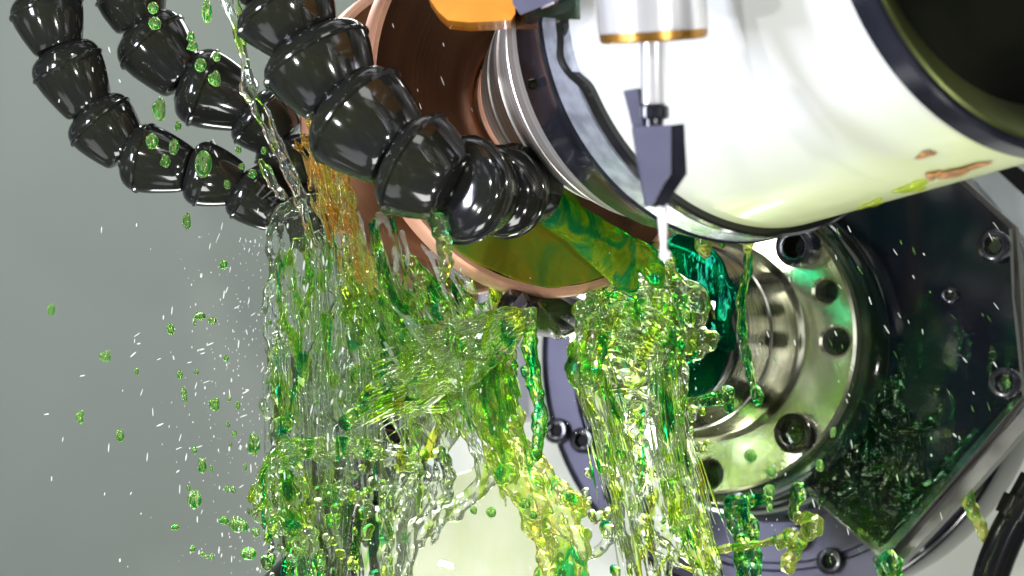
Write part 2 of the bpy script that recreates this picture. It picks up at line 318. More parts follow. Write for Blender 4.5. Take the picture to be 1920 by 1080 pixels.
for px_, py_, w_, h_, mt, nm_ in ((1736, 291, 17, 6, 'stain', 'orange_stain'), (1800, 322, 50, 7, 'stain', 'orange_stain'), (1750, 330, 16, 7, 'stain', 'orange_stain'), (1712, 352, 30, 9, 'wetblob', 'wet_patch'), (1635, 384, 26, 6, 'wetblob', 'wet_patch')):
    bm = bmesh.new(); rr_ = []; rs = random.Random(px_)
    ph_ = [rs.uniform(0, 6) for _ in range(3)]
    c_ = None
    for k_ in range(36):
        a_ = k_ * math.pi / 18; f_ = 1 + .25 * math.sin(3 * a_ + ph_[0]) + .15 * math.sin(5 * a_ + ph_[1]); row = []
        for q_, off_ in ((1.0, .7066), (.7, .711), (.01, .713)):
            p_ = on_cyl(px_ + w_ * q_ * f_ * math.cos(a_), py_ + h_ * q_ * f_ * math.sin(a_) - w_ * q_ * f_ * math.cos(a_) * .28, off_)
            if p_ is None: p_ = on_cyl(px_, py_, .7066)
            row.append(bm.verts.new(qA.inverted() @ (p_ - cA)))
        rr_.append(row)
    for k_ in range(36):
        a_, b_ = rr_[k_], rr_[(k_ + 1) % 36]
        for t_ in range(2): bm.faces.new((a_[t_], b_[t_], b_[t_ + 1], a_[t_ + 1]))
    from_bm(nm_, bm, M[mt], hs, angle=180)
from_bm('end_ring', lathe_bm([(2.602, .60), (2.602, .712), (2.612, .724), (2.69, .724), (2.70, .716), (2.70, .70)], 192, cap=False), M['blackmetal'], hs)
from_bm('bezel', lathe_bm([(2.698, .70), (2.71, .694), (2.705, .675), (2.60, .560)], 192, cap=False), M['olive'], hs)
from_bm('recess', lathe_bm([(2.60, .559), (2.20, .53), (2.28, .30), (2.40, .29), (2.40, .05)], 128), M['dark'], hs)

# ------------------------------------------------------------------ chuck, flange, headstock
SC = 1.12
nC = Vector((-.41, -.909, .072)).normalized(); c0 = Vector((.765, .4, -.204))
cam0 = Vector((0, -D, 0)); cC = cam0 + (c0 - cam0) * SC; qC = nC.to_track_quat('Z', 'Y')
def CH(t): return cC + nC * (t * SC)
ch = empty('chuck', cC, qC); tag(ch, 'round polished steel chuck flange with bolt holes, wet with green coolant', 'chuck')
def to_local(p): return qC.inverted() @ (p - cC)
R_ = .597 * SC
fb = lathe_bm([(-.25 * SC, .30), (-.25 * SC, R_ - .012), (-.012, R_), (0, R_ - .012), (0, .30)], 192, cap=False)
bmesh.ops.recalc_face_normals(fb, faces=fb.faces)
# bridge the inner bore so that the disc is closed
rings = {}
for v in fb.verts: rings.setdefault(round(v.co.z, 4), []).append(v)
inner = [v for v in fb.verts if abs(math.hypot(v.co.x, v.co.y) - .30) < 1e-4]
lo = sorted([v for v in inner if v.co.z < -.1], key=lambda v: math.atan2(v.co.y, v.co.x)); hi = sorted([v for v in inner if v.co.z > -.1], key=lambda v: math.atan2(v.co.y, v.co.x))
for i in range(len(lo)): fb.faces.new((lo[i], hi[i], hi[(i + 1) % len(lo)], lo[(i + 1) % len(lo)]))
fl = from_bm('flange', fb, M['flange'], ch, smooth=False)
holes = [((1548, 546), .052), ((1566, 640), .062), ((1328, 888), .062), ((1140, 870), .055), ((1200, 470), .055)]
cut = bmesh.new(); hole_loc = []
for (pp, r) in holes:
    q = to_local(on_plane(*pp, cC, nC)); hole_loc.append((q, r))
    k = bmesh.new(); lathe_bm([(-.16, r), (-.012, r), (.012, r + .022)], 40, k)
    bmesh.ops.translate(k, vec=(q.x, q.y, 0), verts=k.verts); mm = bpy.data.meshes.new('k'); bmesh.ops.recalc_face_normals(k, faces=k.faces); k.to_mesh(mm); k.free(); cut.from_mesh(mm); bpy.data.meshes.remove(mm)
cm = bpy.data.meshes.new('cut'); cut.to_mesh(cm); cut.free(); co = bpy.data.objects.new('cut', cm); COL.objects.link(co)
co.matrix_world = Matrix.Translation(cC) @ qC.to_matrix().to_4x4()
md = fl.modifiers.new('b', 'BOOLEAN'); md.object = co; md.operation = 'DIFFERENCE'; md.solver = 'EXACT'
bpy.context.view_layer.update(); dg = bpy.context.evaluated_depsgraph_get()
nm = bpy.data.meshes.new_from_object(fl.evaluated_get(dg)); fl.modifiers.clear(); fl.data = nm
nm.shade_smooth(); nm.set_sharp_from_angle(angle=math.radians(30)); bpy.data.objects.remove(co)
for q, r in hole_loc:
    e = from_bm('bolt_hole_lining', lathe_bm([(-.155, r - .001), (-.155, 0.001)], 32, cap=False), M['emdark'], ch); e.location = (q.x, q.y, 0)
def bolt(parent, loc, r, h, m, msock, n=(0, 0, 1)):
    b = from_bm('bolt', lathe_bm([(0, r), (h * .85, r), (h * .97, r * .95), (h, r * .86), (h, r * .60), (h * .95, r * .55)], 48, cap=False), m, parent)
    b.location = loc
    s_ = from_bm('hex_socket', lathe_bm([(h * .955, r * .56), (h * .4, r * .53), (h * .4, .001)], 6, cap=False), msock, b, smooth=False)
    return b
q = to_local(on_plane(1490, 462, CH(.1), nC)); bolt(ch, (q.x, q.y, .0), .088, .13, M['blackmetal'], M['dark'])
q = to_local(on_plane(1487, 812, CH(.06), nC)); bolt(ch, (q.x, q.y, .0), .088, .075, M['carbide'], M['emdark'])
from_bm('hub', lathe_bm([(.001, .32), (.001, .445), (.03, .426), (.05, .418), (.28, .400), (.285, .408), (.32, .406), (.325, .398), (.60, .372), (.68, .370), (.70, .358), (.70, .28)], 192, cap=False), M['hub'], ch)
from_bm('hub_face', lathe_bm([(.699, .285), (.699, .33), (.66, .325), (.66, .2)], 128, cap=False), M['flange'], ch)
from_bm('collet_nut', lathe_bm([(.6, .27), (.76, .27), (.84, .25), (1.02, .18), (1.06, .15), (1.06, .10), (1.03, .085)], 96), M['hub'], ch)
from_bm('flange_collar', lathe_bm([(-.10, R_ - .002), (-.10, R_ + .038), (-.13, R_ + .05), (-.33, R_ + .05), (-.33, .4)], 192, cap=False), M['emdark'], ch)
# headstock: big dark ring with bolts
hd = empty('headstock', cC, qC); tag(hd, 'large dark blued headstock ring behind the chuck, with socket bolts on its face', 'headstock')
tB = -.802 * SC; rB = 1.07 * SC
from_bm('headstock_ring', lathe_bm([(tB - .5, .3), (tB - .4, rB - .04), (tB - .012, rB - .04), (tB, rB - .045), (tB + .0, rB - .17), (tB - .02, rB - .18), (tB - .02, rB - .205), (tB, rB - .215), (tB + .001, .3)], 256), M['ringpaint'], hd)
from_bm('headstock_edge', lathe_bm([(tB - .5, rB - .03), (tB - .05, rB), (tB - .01, rB - .01), (tB + .002, rB - .03), (tB + .002, rB - .044), (tB - .02, rB - .046)], 256, cap=False), M['blackmetal'], hd)
from_bm('headstock_drum', lathe_bm([(tB + .003, .3), (tB + .003, .80), (tB + .5, .76), (tB + .55, .72), (-.34, .70), (-.34, .3)], 192), M['emdark'], hd)
for pp in ((1097, 826), (1048, 808), (1160, 925), (1180, 980), (1290, 1000), (1560, 1052), (1500, 1010), (1330, 1075), (1030, 560), (1046, 450), (1105, 350)):
    q = to_local(on_plane(*pp, CH(-.802), nC))
    bb = bolt(hd, (q.x, q.y, tB), .062, .05, M['blackmetal'], M['dark'])
# polygon guard plate
def tplane(t): return CH(t), nC
def plate(name, pts, t0, th, m, parent, bv=.012):
    c, n = tplane(t0); f = [to_local(on_plane(x, y, c, n)) for x, y in pts]
    bm = prism_bm(f, (0, 0, -th)); bevel(bm, bv)
    return from_bm(name, bm, m, parent, smooth=True, angle=20)
gp = empty('guard_plate', cC, qC); tag(gp, 'dark wet polygonal guard plate right of the chuck, streaming with green coolant', 'guard plate')
plate('plate', [(1500, 300), (1700, 255), (1808, 348), (1892, 428), (1898, 560), (1917, 742), (1662, 1040), (1642, 1025), (1502, 912), (1450, 700)], -.31, .06, M['wetplate'], gp)
plate('raised_rim', [(1502, 914), (1510, 906), (1648, 1018), (1660, 1022), (1908, 738), (1918, 742), (1662, 1044), (1644, 1034)], -.285, .03, M['emdark'], gp, .006)
bpn = plate('backing_plate', [(1400, 300), (1700, 240), (1822, 350), (1905, 425), (1914, 560), (1925, 745), (1680, 1048), (1655, 1052), (1520, 930), (1400, 800)], -.40, .05, M['bar'], gp)
bpn = plate('steel_edge', [(1935, 745), (1960, 760), (1827, 912), (1690, 1056), (1672, 1070), (1656, 1056)], -.385, .10, M['bar'], gp)
for pp, r in (((1862, 460), .070), ((1882, 718), .070), ((1776, 552), .035)):
    q = to_local(on_plane(*pp, CH(-.25), nC)); bolt(gp, (q.x, q.y, -.31 * SC), r, .07 if r > .05 else .03, M['blackmetal'], M['emdark'])
# things round the right edge
def bar(name, pts, y, dy, m, label, cat):
    bm = prism_bm([P(a, b, y) for a, b in pts], (0, dy, 0)); bevel(bm, .008)
    return tag(from_bm(name, bm, m, smooth=True, angle=20), label, cat)
bar('pale_bar', [(1806, 330), (1870, 320), (1990, 430), (1990, 510), (1900, 425), (1850, 385)], 2.6, .3, M['glassbar'], 'pale blue-grey diagonal bar above the guard plate corner', 'bar')
bar('black_rail', [(1850, 300), (1905, 310), (2000, 380), (2000, 450), (1900, 362)], 2.9, .2, M['black'], 'black diagonal rail at the right edge under the white housing', 'rail')
bar('side_plate', [(1899, 432), (2000, 500), (2000, 800), (1925, 745), (1912, 600)], 2.75, .1, M['bar'], 'grey steel side plate at the far right behind the guard plate', 'side plate')
px_box('brown_block', 1907, 1990, 528, 640, 2.5, 2.7, M['rust'], 'small brown block showing at the right edge of the picture', 'block')
# black hose lower right: smooth tube with collar
def tube_bm(pts, rad, seg=24, bm=None, cap=True):
    bm = bm or bmesh.new(); rings = []; up = Vector((0, 1, 0.01))
    for i, p in enumerate(pts):
        d = (pts[min(i + 1, len(pts) - 1)] - pts[max(i - 1, 0)]).normalized()
        a = d.cross(up).normalized(); b = a.cross(d)
        r = rad[i] if hasattr(rad, '__len__') else rad
        rings.append([bm.verts.new(p + (a * math.cos(2 * math.pi * k / seg) + b * math.sin(2 * math.pi * k / seg)) * r) for k in range(seg)])
    for a, b in zip(rings, rings[1:]):
        for k in range(seg): bm.faces.new((a[k], a[(k + 1) % seg], b[(k + 1) % seg], b[k]))
    if cap: bm.faces.new(rings[0][::-1]); bm.faces.new(rings[-1])
    return bm
def spline(pts, n):
    """Catmull-Rom through Vectors"""
    pts = [Vector(p) for p in pts]; Q = [pts[0] * 2 - pts[1]] + pts + [pts[-1] * 2 - pts[-2]]; out = []
    for i in range(len(pts) - 1):
        p0, p1, p2, p3 = Q[i:i + 4]
        for k in range(n):
            t = k / n
            out.append(.5 * ((2 * p1) + (p2 - p0) * t + (2 * p0 - 5 * p1 + 4 * p2 - p3) * t * t + (3 * p1 - p0 - 3 * p2 + p3) * t ** 3))
    out.append(pts[-1]); return out
bh = empty('black_pipe', P(1880, 1000, 1.5)); tag(bh, 'curved black rubber pipe in the lower right corner', 'pipe')
def rel(o, parent):
    for v in o.data.vertices: v.co = v.co - parent.location
    return o
rel(from_bm('pipe', tube_bm(spline([P(1846, 1180, 1.5), P(1856, 1090, 1.5), P(1885, 1010, 1.5), P(1915, 955, 1.5), P(1945, 900, 1.5)], 10), .078, 40), M['black'], bh), bh)
rel(from_bm('pipe_collar', bevel(tube_bm([P(1905, 975, 1.5), P(1922, 940, 1.5)], .098, 40), .01), M['black'], bh), bh)

# ------------------------------------------------------------------ drill
dq = qC
drl = empty('drill', CH(1.8), qC); tag(drl, 'dark carbide drill end pointing left out of the chuck, coolant pouring over it', 'drill')
def dl(t): return (t - 1.8) * SC
dr = .083
bm = bmesh.new(); prof = []; nseg = 96; nz = 60
z0, z1 = dl(.90), dl(1.82); ld = qC.inverted() @ Vector((-.45, 0, -1)); adn = math.atan2(ld.y, ld.x)
rings = []
for j in range(nz + 1):
    z = z0 + (z1 - z0) * j / nz; ring = []
    for i in range(nseg):
        a = 2 * math.pi * i / nseg; ph = (a - adn) * 2 - (z - z1) * 9.0
        fl_ = max(0, math.cos(ph)) ** .9
        r = dr * (1 - .55 * fl_) if z > z0 + .12 else dr
        r *= 1 + .05 * (1 if .02 < math.cos(ph + .9) < .5 else 0)
        ring.append(bm.verts.new((r * math.cos(a), r * math.sin(a), z + .03 * (1 - (r / dr)) * (j == nz))))
    rings.append(ring)
for a, b in zip(rings, rings[1:]):
    for i in range(nseg): bm.faces.new((a[i], a[(i + 1) % nseg], b[(i + 1) % nseg], b[i]))
bm.faces.new(rings[0][::-1])
from_bm('drill_body', bm, M['carbide'], drl, angle=50)
bm = bmesh.new(); tip = bm.verts.new((0, 0, z1 + .03)); rg = []
for i in range(nseg):
    v0 = rings  # noqa
for i in range(nseg):
    a = 2 * math.pi * i / nseg; ph = (a - adn) * 2; r = dr * (1 - .55 * max(0, math.cos(ph)) ** .9) * (1 + .05 * (1 if .02 < math.cos(ph + .9) < .5 else 0))
    rg.append(bm.verts.new((r * math.cos(a), r * math.sin(a), z1 + .0005 + .03 * (1 - (r / dr)))))
for i in range(nseg): bm.faces.new((rg[i], rg[(i + 1) % nseg], tip))
from_bm('drill_point', bm, M['carbide'], drl, angle=10)
ux = qC.inverted() @ Vector((1, 0, 0)); uz = qC.inverted() @ Vector((0, 0, 1))
def tipp(a, b, h): 
    v = ux * a + uz * b; return (v.x * dr, v.y * dr, z1 + h)
bm = bmesh.new(); fa = [bm.verts.new(tipp(*p)) for p in ((-.30, -.02, .038), (.30, .78, .012), (.58, .30, .014), (.42, -.42, .016), (.18, -.10, .036))]; fb_ = [bm.verts.new((v.co.x, v.co.y, z1 - .03)) for v in fa]
bm.faces.new(fa); bm.faces.new(fb_[::-1])
for i in range(5): bm.faces.new((fa[i], fb_[i], fb_[(i + 1) % 5], fa[(i + 1) % 5]))
from_bm('cutting_facet', bm, M['carbideface'], drl, angle=10)

# ------------------------------------------------------------------ coolant hoses (ball-socket segments)
SEG = [(-.03, .56), (0, .63), (.02, .72), (.05, .81), (.09, .885), (.14, .94), (.19, .975), (.245, .99), (.255, 1.02), (.27, 1.04), (.30, 1.04), (.315, 1.015), (.33, .99), (.42, .97), (.52, .935), (.64, .88), (.77, .81), (.88, .745), (.96, .69), (1.0, .64), (1.02, .56)]
def hose(name, joints, radii, label, m=M['black'], grp=None):
    h = empty(name, joints[0]); tag(h, label, 'coolant hose', grp)
    for i, (a, b) in enumerate(zip(joints, joints[1:])):
        d = b - a; l = d.length; r = radii[i]
        s_ = from_bm('hose_segment', lathe_bm([(z * l, rr * r) for z, rr in SEG], 72), m, h, angle=28)
        s_.location = a - joints[0]; s_.rotation_mode = 'QUATERNION'; s_.rotation_quaternion = d.to_track_quat('Z', 'Y')
    return h
yA = .15
hA = hose('segmented_hose', [P(82, -110, yA), P(78, -12, yA), P(110, 92, yA - .02), P(168, 205, yA), P(238, 288, yA), P(352, 318, yA - .03), P(448, 345, yA), P(522, 402, yA)],
          [.135, .140, .140, .138, .132, .125, .120], 'black segmented coolant hose farthest left, curving down and right into the splash')
yB = .30
hB = hose('segmented_hose', [P(215, -110, yB), P(240, -30, yB), P(262, 52, yB), P(345, 150, yB - .02), P(468, 200, yB), P(535, 262, yB), P(560, 350, yB), P(585, 470, yB)],
          [.135, .138, .150, .155, .140, .135, .125], 'middle black segmented coolant hose, crossed by a thin clear jet')
hC = hose('segmented_hose', [P(470, -110, -.75), P(515, -15, -.78), P(575, 75, -.80), P(640, 190, -.84), P(748, 290, -.92), P(850, 352, -.98), P(925, 366, -.80), P(985, 345, -.55)],
          [.168, .184, .197, .202, .190, .182, .160], 'thick glossy black segmented hose in front of the bronze wheel, its end spraying the wheel')
nz_ = from_bm('nozzle', lathe_bm([(-.10, .09), (-.06, .135), (.0, .142), (.06, .135), (.11, .118), (.115, .085), (.05, .08)], 72), M['black'], hC)
nz_.location = P(972, 345, -.60) - hC.location; nz_.rotation_mode = 'QUATERNION'; nz_.rotation_quaternion = Vector((.75, .6, -.2)).to_track_quat('Z', 'Y')
hD = hose('segmented_hose', [P(570, 1220, 1.0), P(620, 1070, 1.0), P(680, 930, 1.0), P(720, 790, 1.0), P(725, 660, 1.0)], [.30, .29, .27, .22], 'dark segmented hose low behind the falling coolant curtain')
# moulded size mark on the far left hose
cu = bpy.data.curves.new('t', 'FONT'); cu.body = '1/4'; cu.size = .075; cu.extrude = .003
to = bpy.data.objects.new('t', cu); COL.objects.link(to); bpy.context.view_layer.update()
tm = bpy.data.meshes.new_from_object(to.evaluated_get(bpy.context.evaluated_depsgraph_get())); bpy.data.objects.remove(to)
mk = link('moulded_mark', tm, M['mark'], hA); mk.location = P(474, 362, yA - .125) - hA.location; mk.rotation_euler = (math.radians(86), math.radians(35), math.radians(-8))

# ------------------------------------------------------------------ touch probe in the foreground
yP = -2.4
pr = empty('touch_probe', P(1225, 60, yP)); tag(pr, 'out-of-focus touch probe hanging in front of the white housing, with white ball stylus', 'touch probe')
tilt = Quaternion((1, 0, 0), math.radians(6)) @ Quaternion((0, 1, 0), math.radians(-3.5))
def plathe(name, prof, m, tl=True):
    o = from_bm(name, lathe_bm([(z, r) for z, r in prof], 96, cap=True), m, pr)
    if tl: o.rotation_mode = 'QUATERNION'; o.rotation_quaternion = tilt
    return o
kP = S * (D + yP) / D
plathe('probe_collar', [(.60, 104 * kP), (.012, 104 * kP), (.0, 102 * kP)], M['chrome'])
plathe('bronze_ring', [(.011, 103 * kP), (-.02, 101 * kP), (-.026, 95 * kP), (-.024, 60 * kP), (.01, 55 * kP)], M['bronze'])
plathe('collar_bore', [(-.023, 59 * kP), (-.0255, 50 * kP), (-.0255, 30 * kP)], M['dark'])
plathe('probe_shaft', [(-.02, 26 * kP), (-.03, 25 * kP), (-.205, 24 * kP), (-.21, 20 * kP), (-.22, 20 * kP)], M['chrome'], False)
plathe('lock_nut', [(-.21, 27 * kP), (-.215, 30 * kP), (-.245, 30 * kP), (-.25, 20 * kP), (-.28, 18 * kP), (-.29, 18 * kP)], M['blackmetal'], False)
def pp3(pts, y, off, name, m, bv=.004):
    bm = prism_bm([P(a, b, y) for a, b in pts], off); bevel(bm, bv); o = from_bm(name, bm, m, pr, angle=15); return rel(o, pr)
pp3([(1168, 170), (1195, 165), (1206, 236), (1186, 240)], yP - .02, (.02, .06, 0), 'bracket_arm', M['probegrey'])
pp3([(1187, 238), (1258, 234), (1258, 322), (1222, 386), (1211, 386)], yP - .06, (.0, .10, 0), 'probe_body', M['probegrey'])
pp3([(1259, 234), (1283, 232), (1288, 326), (1246, 388), (1224, 386), (1259, 323)], yP - .055, (.0, .12, 0), 'body_side', M['blackmetal'])
rel(from_bm('stylus', tube_bm([P(1242, 384, yP), P(1243, 420, yP), P(1245, 470, yP)], [.016, .013, .008], 24), M['stylus'], pr), pr)
bm = bmesh.new(); bmesh.ops.create_uvsphere(bm, u_segments=32, v_segments=16, radius=.0165); sb = from_bm('stylus_ball', bm, M['stylus'], pr, angle=180); sb.location = P(1247, 478, yP) - pr.location
random.seed(3)
# bracket and orange block at the top edge
br = empty('upper_bracket', P(1040, 10, -1.6)); tag(br, 'blurred pale and dark green bracket at the top edge beside the probe', 'bracket')
rel(from_bm('pale_plate', bevel(prism_bm([P(a, b, -1.75) for a, b in ((950, -60), (1080, -60), (1075, -12), (976, 28), (962, 8))], (0, .2, .02)), .008), M['probegrey'], br), br)
rel(from_bm('dark_arm', bevel(prism_bm([P(a, b, -1.5) for a, b in ((985, 30), (1075, -8), (1130, -60), (1140, 38), (1060, 36))], (0, .25, 0)), .01), M['emdark'], br), br)
bm = prism_bm([P(a, b, -1.3) for a, b in ((790, -80), (803, -5), (822, 22), (840, 38), (880, 42), (925, 40), (958, 38), (966, 26), (964, -80))], (0, .3, 0)); bevel(bm, .02, 4)
tag(from_bm('orange_block', bm, M['orangepl'], angle=40), 'glossy orange block at the top edge above the bronze wheel, green coolant on its corner', 'block')

# ------------------------------------------------------------------ coolant: implicit surfaces turned into meshes
rng = np.random.default_rng(7)
def surface_nets(phi, org, h):
    s = phi < 0; nx, ny, nz = phi.shape
    c = [s[i:nx - 1 + i, j:ny - 1 + j, k:nz - 1 + k] for i in (0, 1) for j in (0, 1) for k in (0, 1)]
    sm = sum(a.astype(np.int8) for a in c); act = (sm > 0) & (sm < 8)
    I = np.argwhere(act); idx = -np.ones(act.shape, np.int64); idx[act] = np.arange(len(I))
    acc = np.zeros((len(I), 3)); cnt = np.zeros(len(I))
    cor = [(i, j, k) for i in (0, 1) for j in (0, 1) for k in (0, 1)]
    for a in range(8):
        for b in range(a + 1, 8):
            da = np.array(cor[b]) - np.array(cor[a])
            if np.abs(da).sum() != 1: continue
            A = phi[tuple((I + cor[a]).T)]; B = phi[tuple((I + cor[b]).T)]
            m = (A < 0) != (B < 0); t = np.where(m, A / (A - B + 1e-12), 0)
            acc[m] += (np.array(cor[a]) + t[:, None] * da)[m]; cnt[m] += 1
    V = (I + acc / np.maximum(cnt, 1)[:, None]) * h + org
    F = []
    for ax in range(3):
        sl0 = [slice(None)] * 3; sl1 = [slice(None)] * 3
        sl0[ax] = slice(0, -1); sl1[ax] = slice(1, None)
        d = s[tuple(sl0)] != s[tuple(sl1)]; E = np.argwhere(d)
        o1, o2 = (ax + 1) % 3, (ax + 2) % 3
        E = E[(E[:, o1] > 0) & (E[:, o2] > 0) & (E[:, o1] < phi.shape[o1] - 1) & (E[:, o2] < phi.shape[o2] - 1)]
        u = np.eye(3, dtype=int)[o1]; v = np.eye(3, dtype=int)[o2]
        q = np.stack([idx[tuple((E - u - v).T)], idx[tuple((E - v).T)], idx[tuple(E.T)], idx[tuple((E - u).T)]], 1)
        fl = s[tuple(E.T)]; q[~fl] = q[~fl][:, ::-1]; F.append(q)
    return V, np.concatenate(F)
def noise(p, sc_, seed, n=10):
    g = np.random.default_rng(seed); out = 0
    for i in range(n):
        w = g.normal(size=3) * np.array(sc_); out = out + np.sin(p[..., 0] * w[0] + p[..., 1] * w[1] + p[..., 2] * w[2] + g.uniform(0, 6.28))
    return out / math.sqrt(n)
def inpoly(px, py, poly):
    """signed distance in px to a polygon, positive inside"""
    poly = np.array(poly, float); a = poly; b = np.roll(poly, -1, 0); ins = np.zeros(px.shape, bool); dm = np.full(px.shape, 1e9)
    for (x1, y1), (x2, y2) in zip(a, b):
        ins ^= ((y1 > py) != (y2 > py)) & (px < (x2 - x1) * (py - y1) / (y2 - y1 + 1e-9) + x1)
        dx, dy = x2 - x1, y2 - y1; t = np.clip(((px - x1) * dx + (py - y1) * dy) / (dx * dx + dy * dy + 1e-9), 0, 1)
        dm = np.minimum(dm, (px - x1 - t * dx) ** 2 + (py - y1 - t * dy) ** 2)
    return np.where(ins, 1, -1) * np.sqrt(dm)
class Liquid:
    def __init__(s, h=.0065, k=.006):
        s.h = h; s.k = k; s.tubes = []; s.caps = []; s.sheets = []; s.box = None
    def cap(s, a, b, ra, rb): s.caps.append((np.array(a), np.array(b), ra, rb))
    def strand(s, pts, r, ry=None, taper=(.4, .4), pulse=.6, wig=.005, n=12):
        q = spline(pts, n); m = len(q); ph = rng.uniform(0, 6.28, 4); f = rng.uniform(.25, .9, 4)
        rr = []
        for i in range(m):
            u = i / max(1, m - 1)
            e = min(1, taper[0] + u * 5) * min(1, taper[1] + (1 - u) * 5)
            rr.append(r * e * max(.25, 1 + pulse * (math.sin(i * f[0] + ph[0]) * .6 + math.sin(i * f[1] * 1.7 + ph[1]) * .5)))
            q[i] = q[i] + Vector((math.sin(i * f[2] + ph[2]), .8 * math.cos(i * f[3] + ph[3]), .4 * math.sin(i * f[3] + ph[1]))) * wig
        ln = sum((q[i + 1] - q[i]).length for i in range(m - 1)) / (m - 1); rm = sum(rr) / m
        cp = s.k * math.log(1 + 2 * math.sqrt(2 * (rm + s.k) * s.k) / max(ln, 1e-4))      # overlapping capsules add up: take that back
        rr = [max(v - cp, v * .1 - cp * .3) for v in rr]
        for i in range(m - 1): s.cap(q[i], q[i + 1], rr[i], rr[i + 1])
    def bundle(s, path, y, w, n, r, depth=None, yend=None, **kw):
        """n strands braided round a path given in photo pixels at depth y; w and r in pixels"""
        pts = [P(a, b, y if yend is None else y + (yend - y) * i / (len(path) - 1)) for i, (a, b) in enumerate(path)]
        n = int(math.ceil(n * 1.6)); r = r * .80; W = w * S; m = len(pts); depth = W * .6 if depth is None else depth
        for j in range(n):
            off = rng.uniform(-.5, .5); dz = rng.uniform(-.5, .5); out = []
            i0 = 0 if rng.random() < .6 else int(rng.integers(0, max(1, m - 2)))
            i1 = m if rng.random() < .6 else int(rng.integers(min(m, i0 + 2), m + 1))
            for i in range(i0, i1):
                d = (pts[min(i + 1, m - 1)] - pts[max(i - 1, 0)]).normalized(); side = Vector((-d.z, 0, d.x))
                off = np.clip(off + rng.normal() * .22, -.6, .6); dz = np.clip(dz + rng.normal() * .2, -.6, .6)
                out.append(pts[i] + side * (off * W) + Vector((0, dz * depth, 0)))
            if len(out) >= 2: s.strand(out, r * S * rng.uniform(.5, 1.35), **kw)
    def threads(s, path, y, w, n, r=(.7, 1.7), fan=1.0, yend=None):
        """hair-fine filaments along a path, widening by 'fan'"""
        pts = [P(a, b, y if yend is None else y + (yend - y) * i / (len(path) - 1)) for i, (a, b) in enumerate(path)]; m = len(pts); W = w * S
        for j in range(n):
            o0 = rng.uniform(-.5, .5); dz = rng.uniform(-.4, .4); t0 = rng.uniform(0, .5); t1 = rng.uniform(t0 + .25, 1.05); out = []
            for i in range(m):
                d = (pts[min(i + 1, m - 1)] - pts[max(i - 1, 0)]).normalized(); side = Vector((-d.z, 0, d.x)); f = 1 + (fan - 1) * i / (m - 1)
                o0 = o0 + rng.normal() * .07
                out.append(pts[i] + side * (o0 * W * f) + Vector((0, dz * W * .6, 0)))
            q = spline(out, 10); a = int(t0 * len(q)); b = max(a + 4, int(min(1, t1) * len(q))); q = q[a:b]
            if len(q) < 4: continue
            ph = rng.uniform(0, 6.28, 3); R0 = rng.uniform(*r) * S; nq = len(q)
            rad = [R0 * (1 + .5 * math.sin(i * .8 + ph[0]) + .35 * math.sin(i * 1.9 + ph[1])) * min(1, .2 + i * .3) * min(1, .2 + (nq - 1 - i) * .3) for i in range(nq)]
            q = [v + Vector((math.sin(i * .7 + ph[2]), 0, .5 * math.cos(i * .9 + ph[0]))) * .0022 for i, v in enumerate(q)]
            s.tubes.append((q, rad))
    def blob(s, px, py, y, r, sx=1.0, n=3):
        c = P(px, py, y)
        for i in range(n):
            o_ = Vector(rng.normal(size=3)) * r * S * .45
            s.cap(c + o_, c + o_ + Vector((0, 0, -r * S * .6 * sx)), r * S * rng.uniform(.5, .8), r * S * rng.uniform(.4, .8))
    def sheet(s, poly, org, nrm, th, amp, scl, seed, edge=14, hole=0.0, vary=.4, hscl=None):
        s.sheets.append((poly, Vector(org), Vector(nrm).normalized(), th, amp, scl, seed, edge, hole, vary, hscl or scl))
    def build(s, name, m, label, cat, parent=None, disp=0.0, dscl=(30, 30, 12), smooth=1):
        lo = np.array([1e9] * 3); hi = -lo
        for a, b, ra, rb in s.caps:
            R = max(ra, rb) + s.k * 3 + s.h * 2
            lo = np.minimum(lo, np.minimum(a, b) - R); hi = np.maximum(hi, np.maximum(a, b) + R)
        for sh in s.sheets:
            for (x, y) in sh[0]:
                p = np.array(on_plane(x, y, sh[1], sh[2])); q = sh[4] * 2.2 + sh[3] + .03
                lo = np.minimum(lo, p - q); hi = np.maximum(hi, p + q)
        h = s.h; n = np.ceil((hi - lo) / h).astype(int) + 1
        E = np.zeros(n, np.float32); k = s.k
        for a, b, ra, rb in s.caps:
            R = max(ra, rb) + k * 3.5
            l = np.maximum(0, np.floor((np.minimum(a, b) - R - lo) / h).astype(int)); u = np.minimum(n, np.ceil((np.maximum(a, b) + R - lo) / h).astype(int) + 1)
            X = (np.arange(l[0], u[0]) * h + lo[0])[:, None, None]; Y = (np.arange(l[1], u[1]) * h + lo[1])[None, :, None]; Z = (np.arange(l[2], u[2]) * h + lo[2])[None, None, :]
            d = b - a; dd = (d * d).sum() + 1e-12
            t = np.clip(((X - a[0]) * d[0] + (Y - a[1]) * d[1] + (Z - a[2]) * d[2]) / dd, 0, 1)
            ds = np.sqrt((X - a[0] - t * d[0]) ** 2 + (Y - a[1] - t * d[1]) ** 2 + (Z - a[2] - t * d[2]) ** 2) - (ra + (rb - ra) * t)
            E[l[0]:u[0], l[1]:u[1], l[2]:u[2]] += np.exp(np.clip(-ds / k, -12, 20)).astype(np.float32)
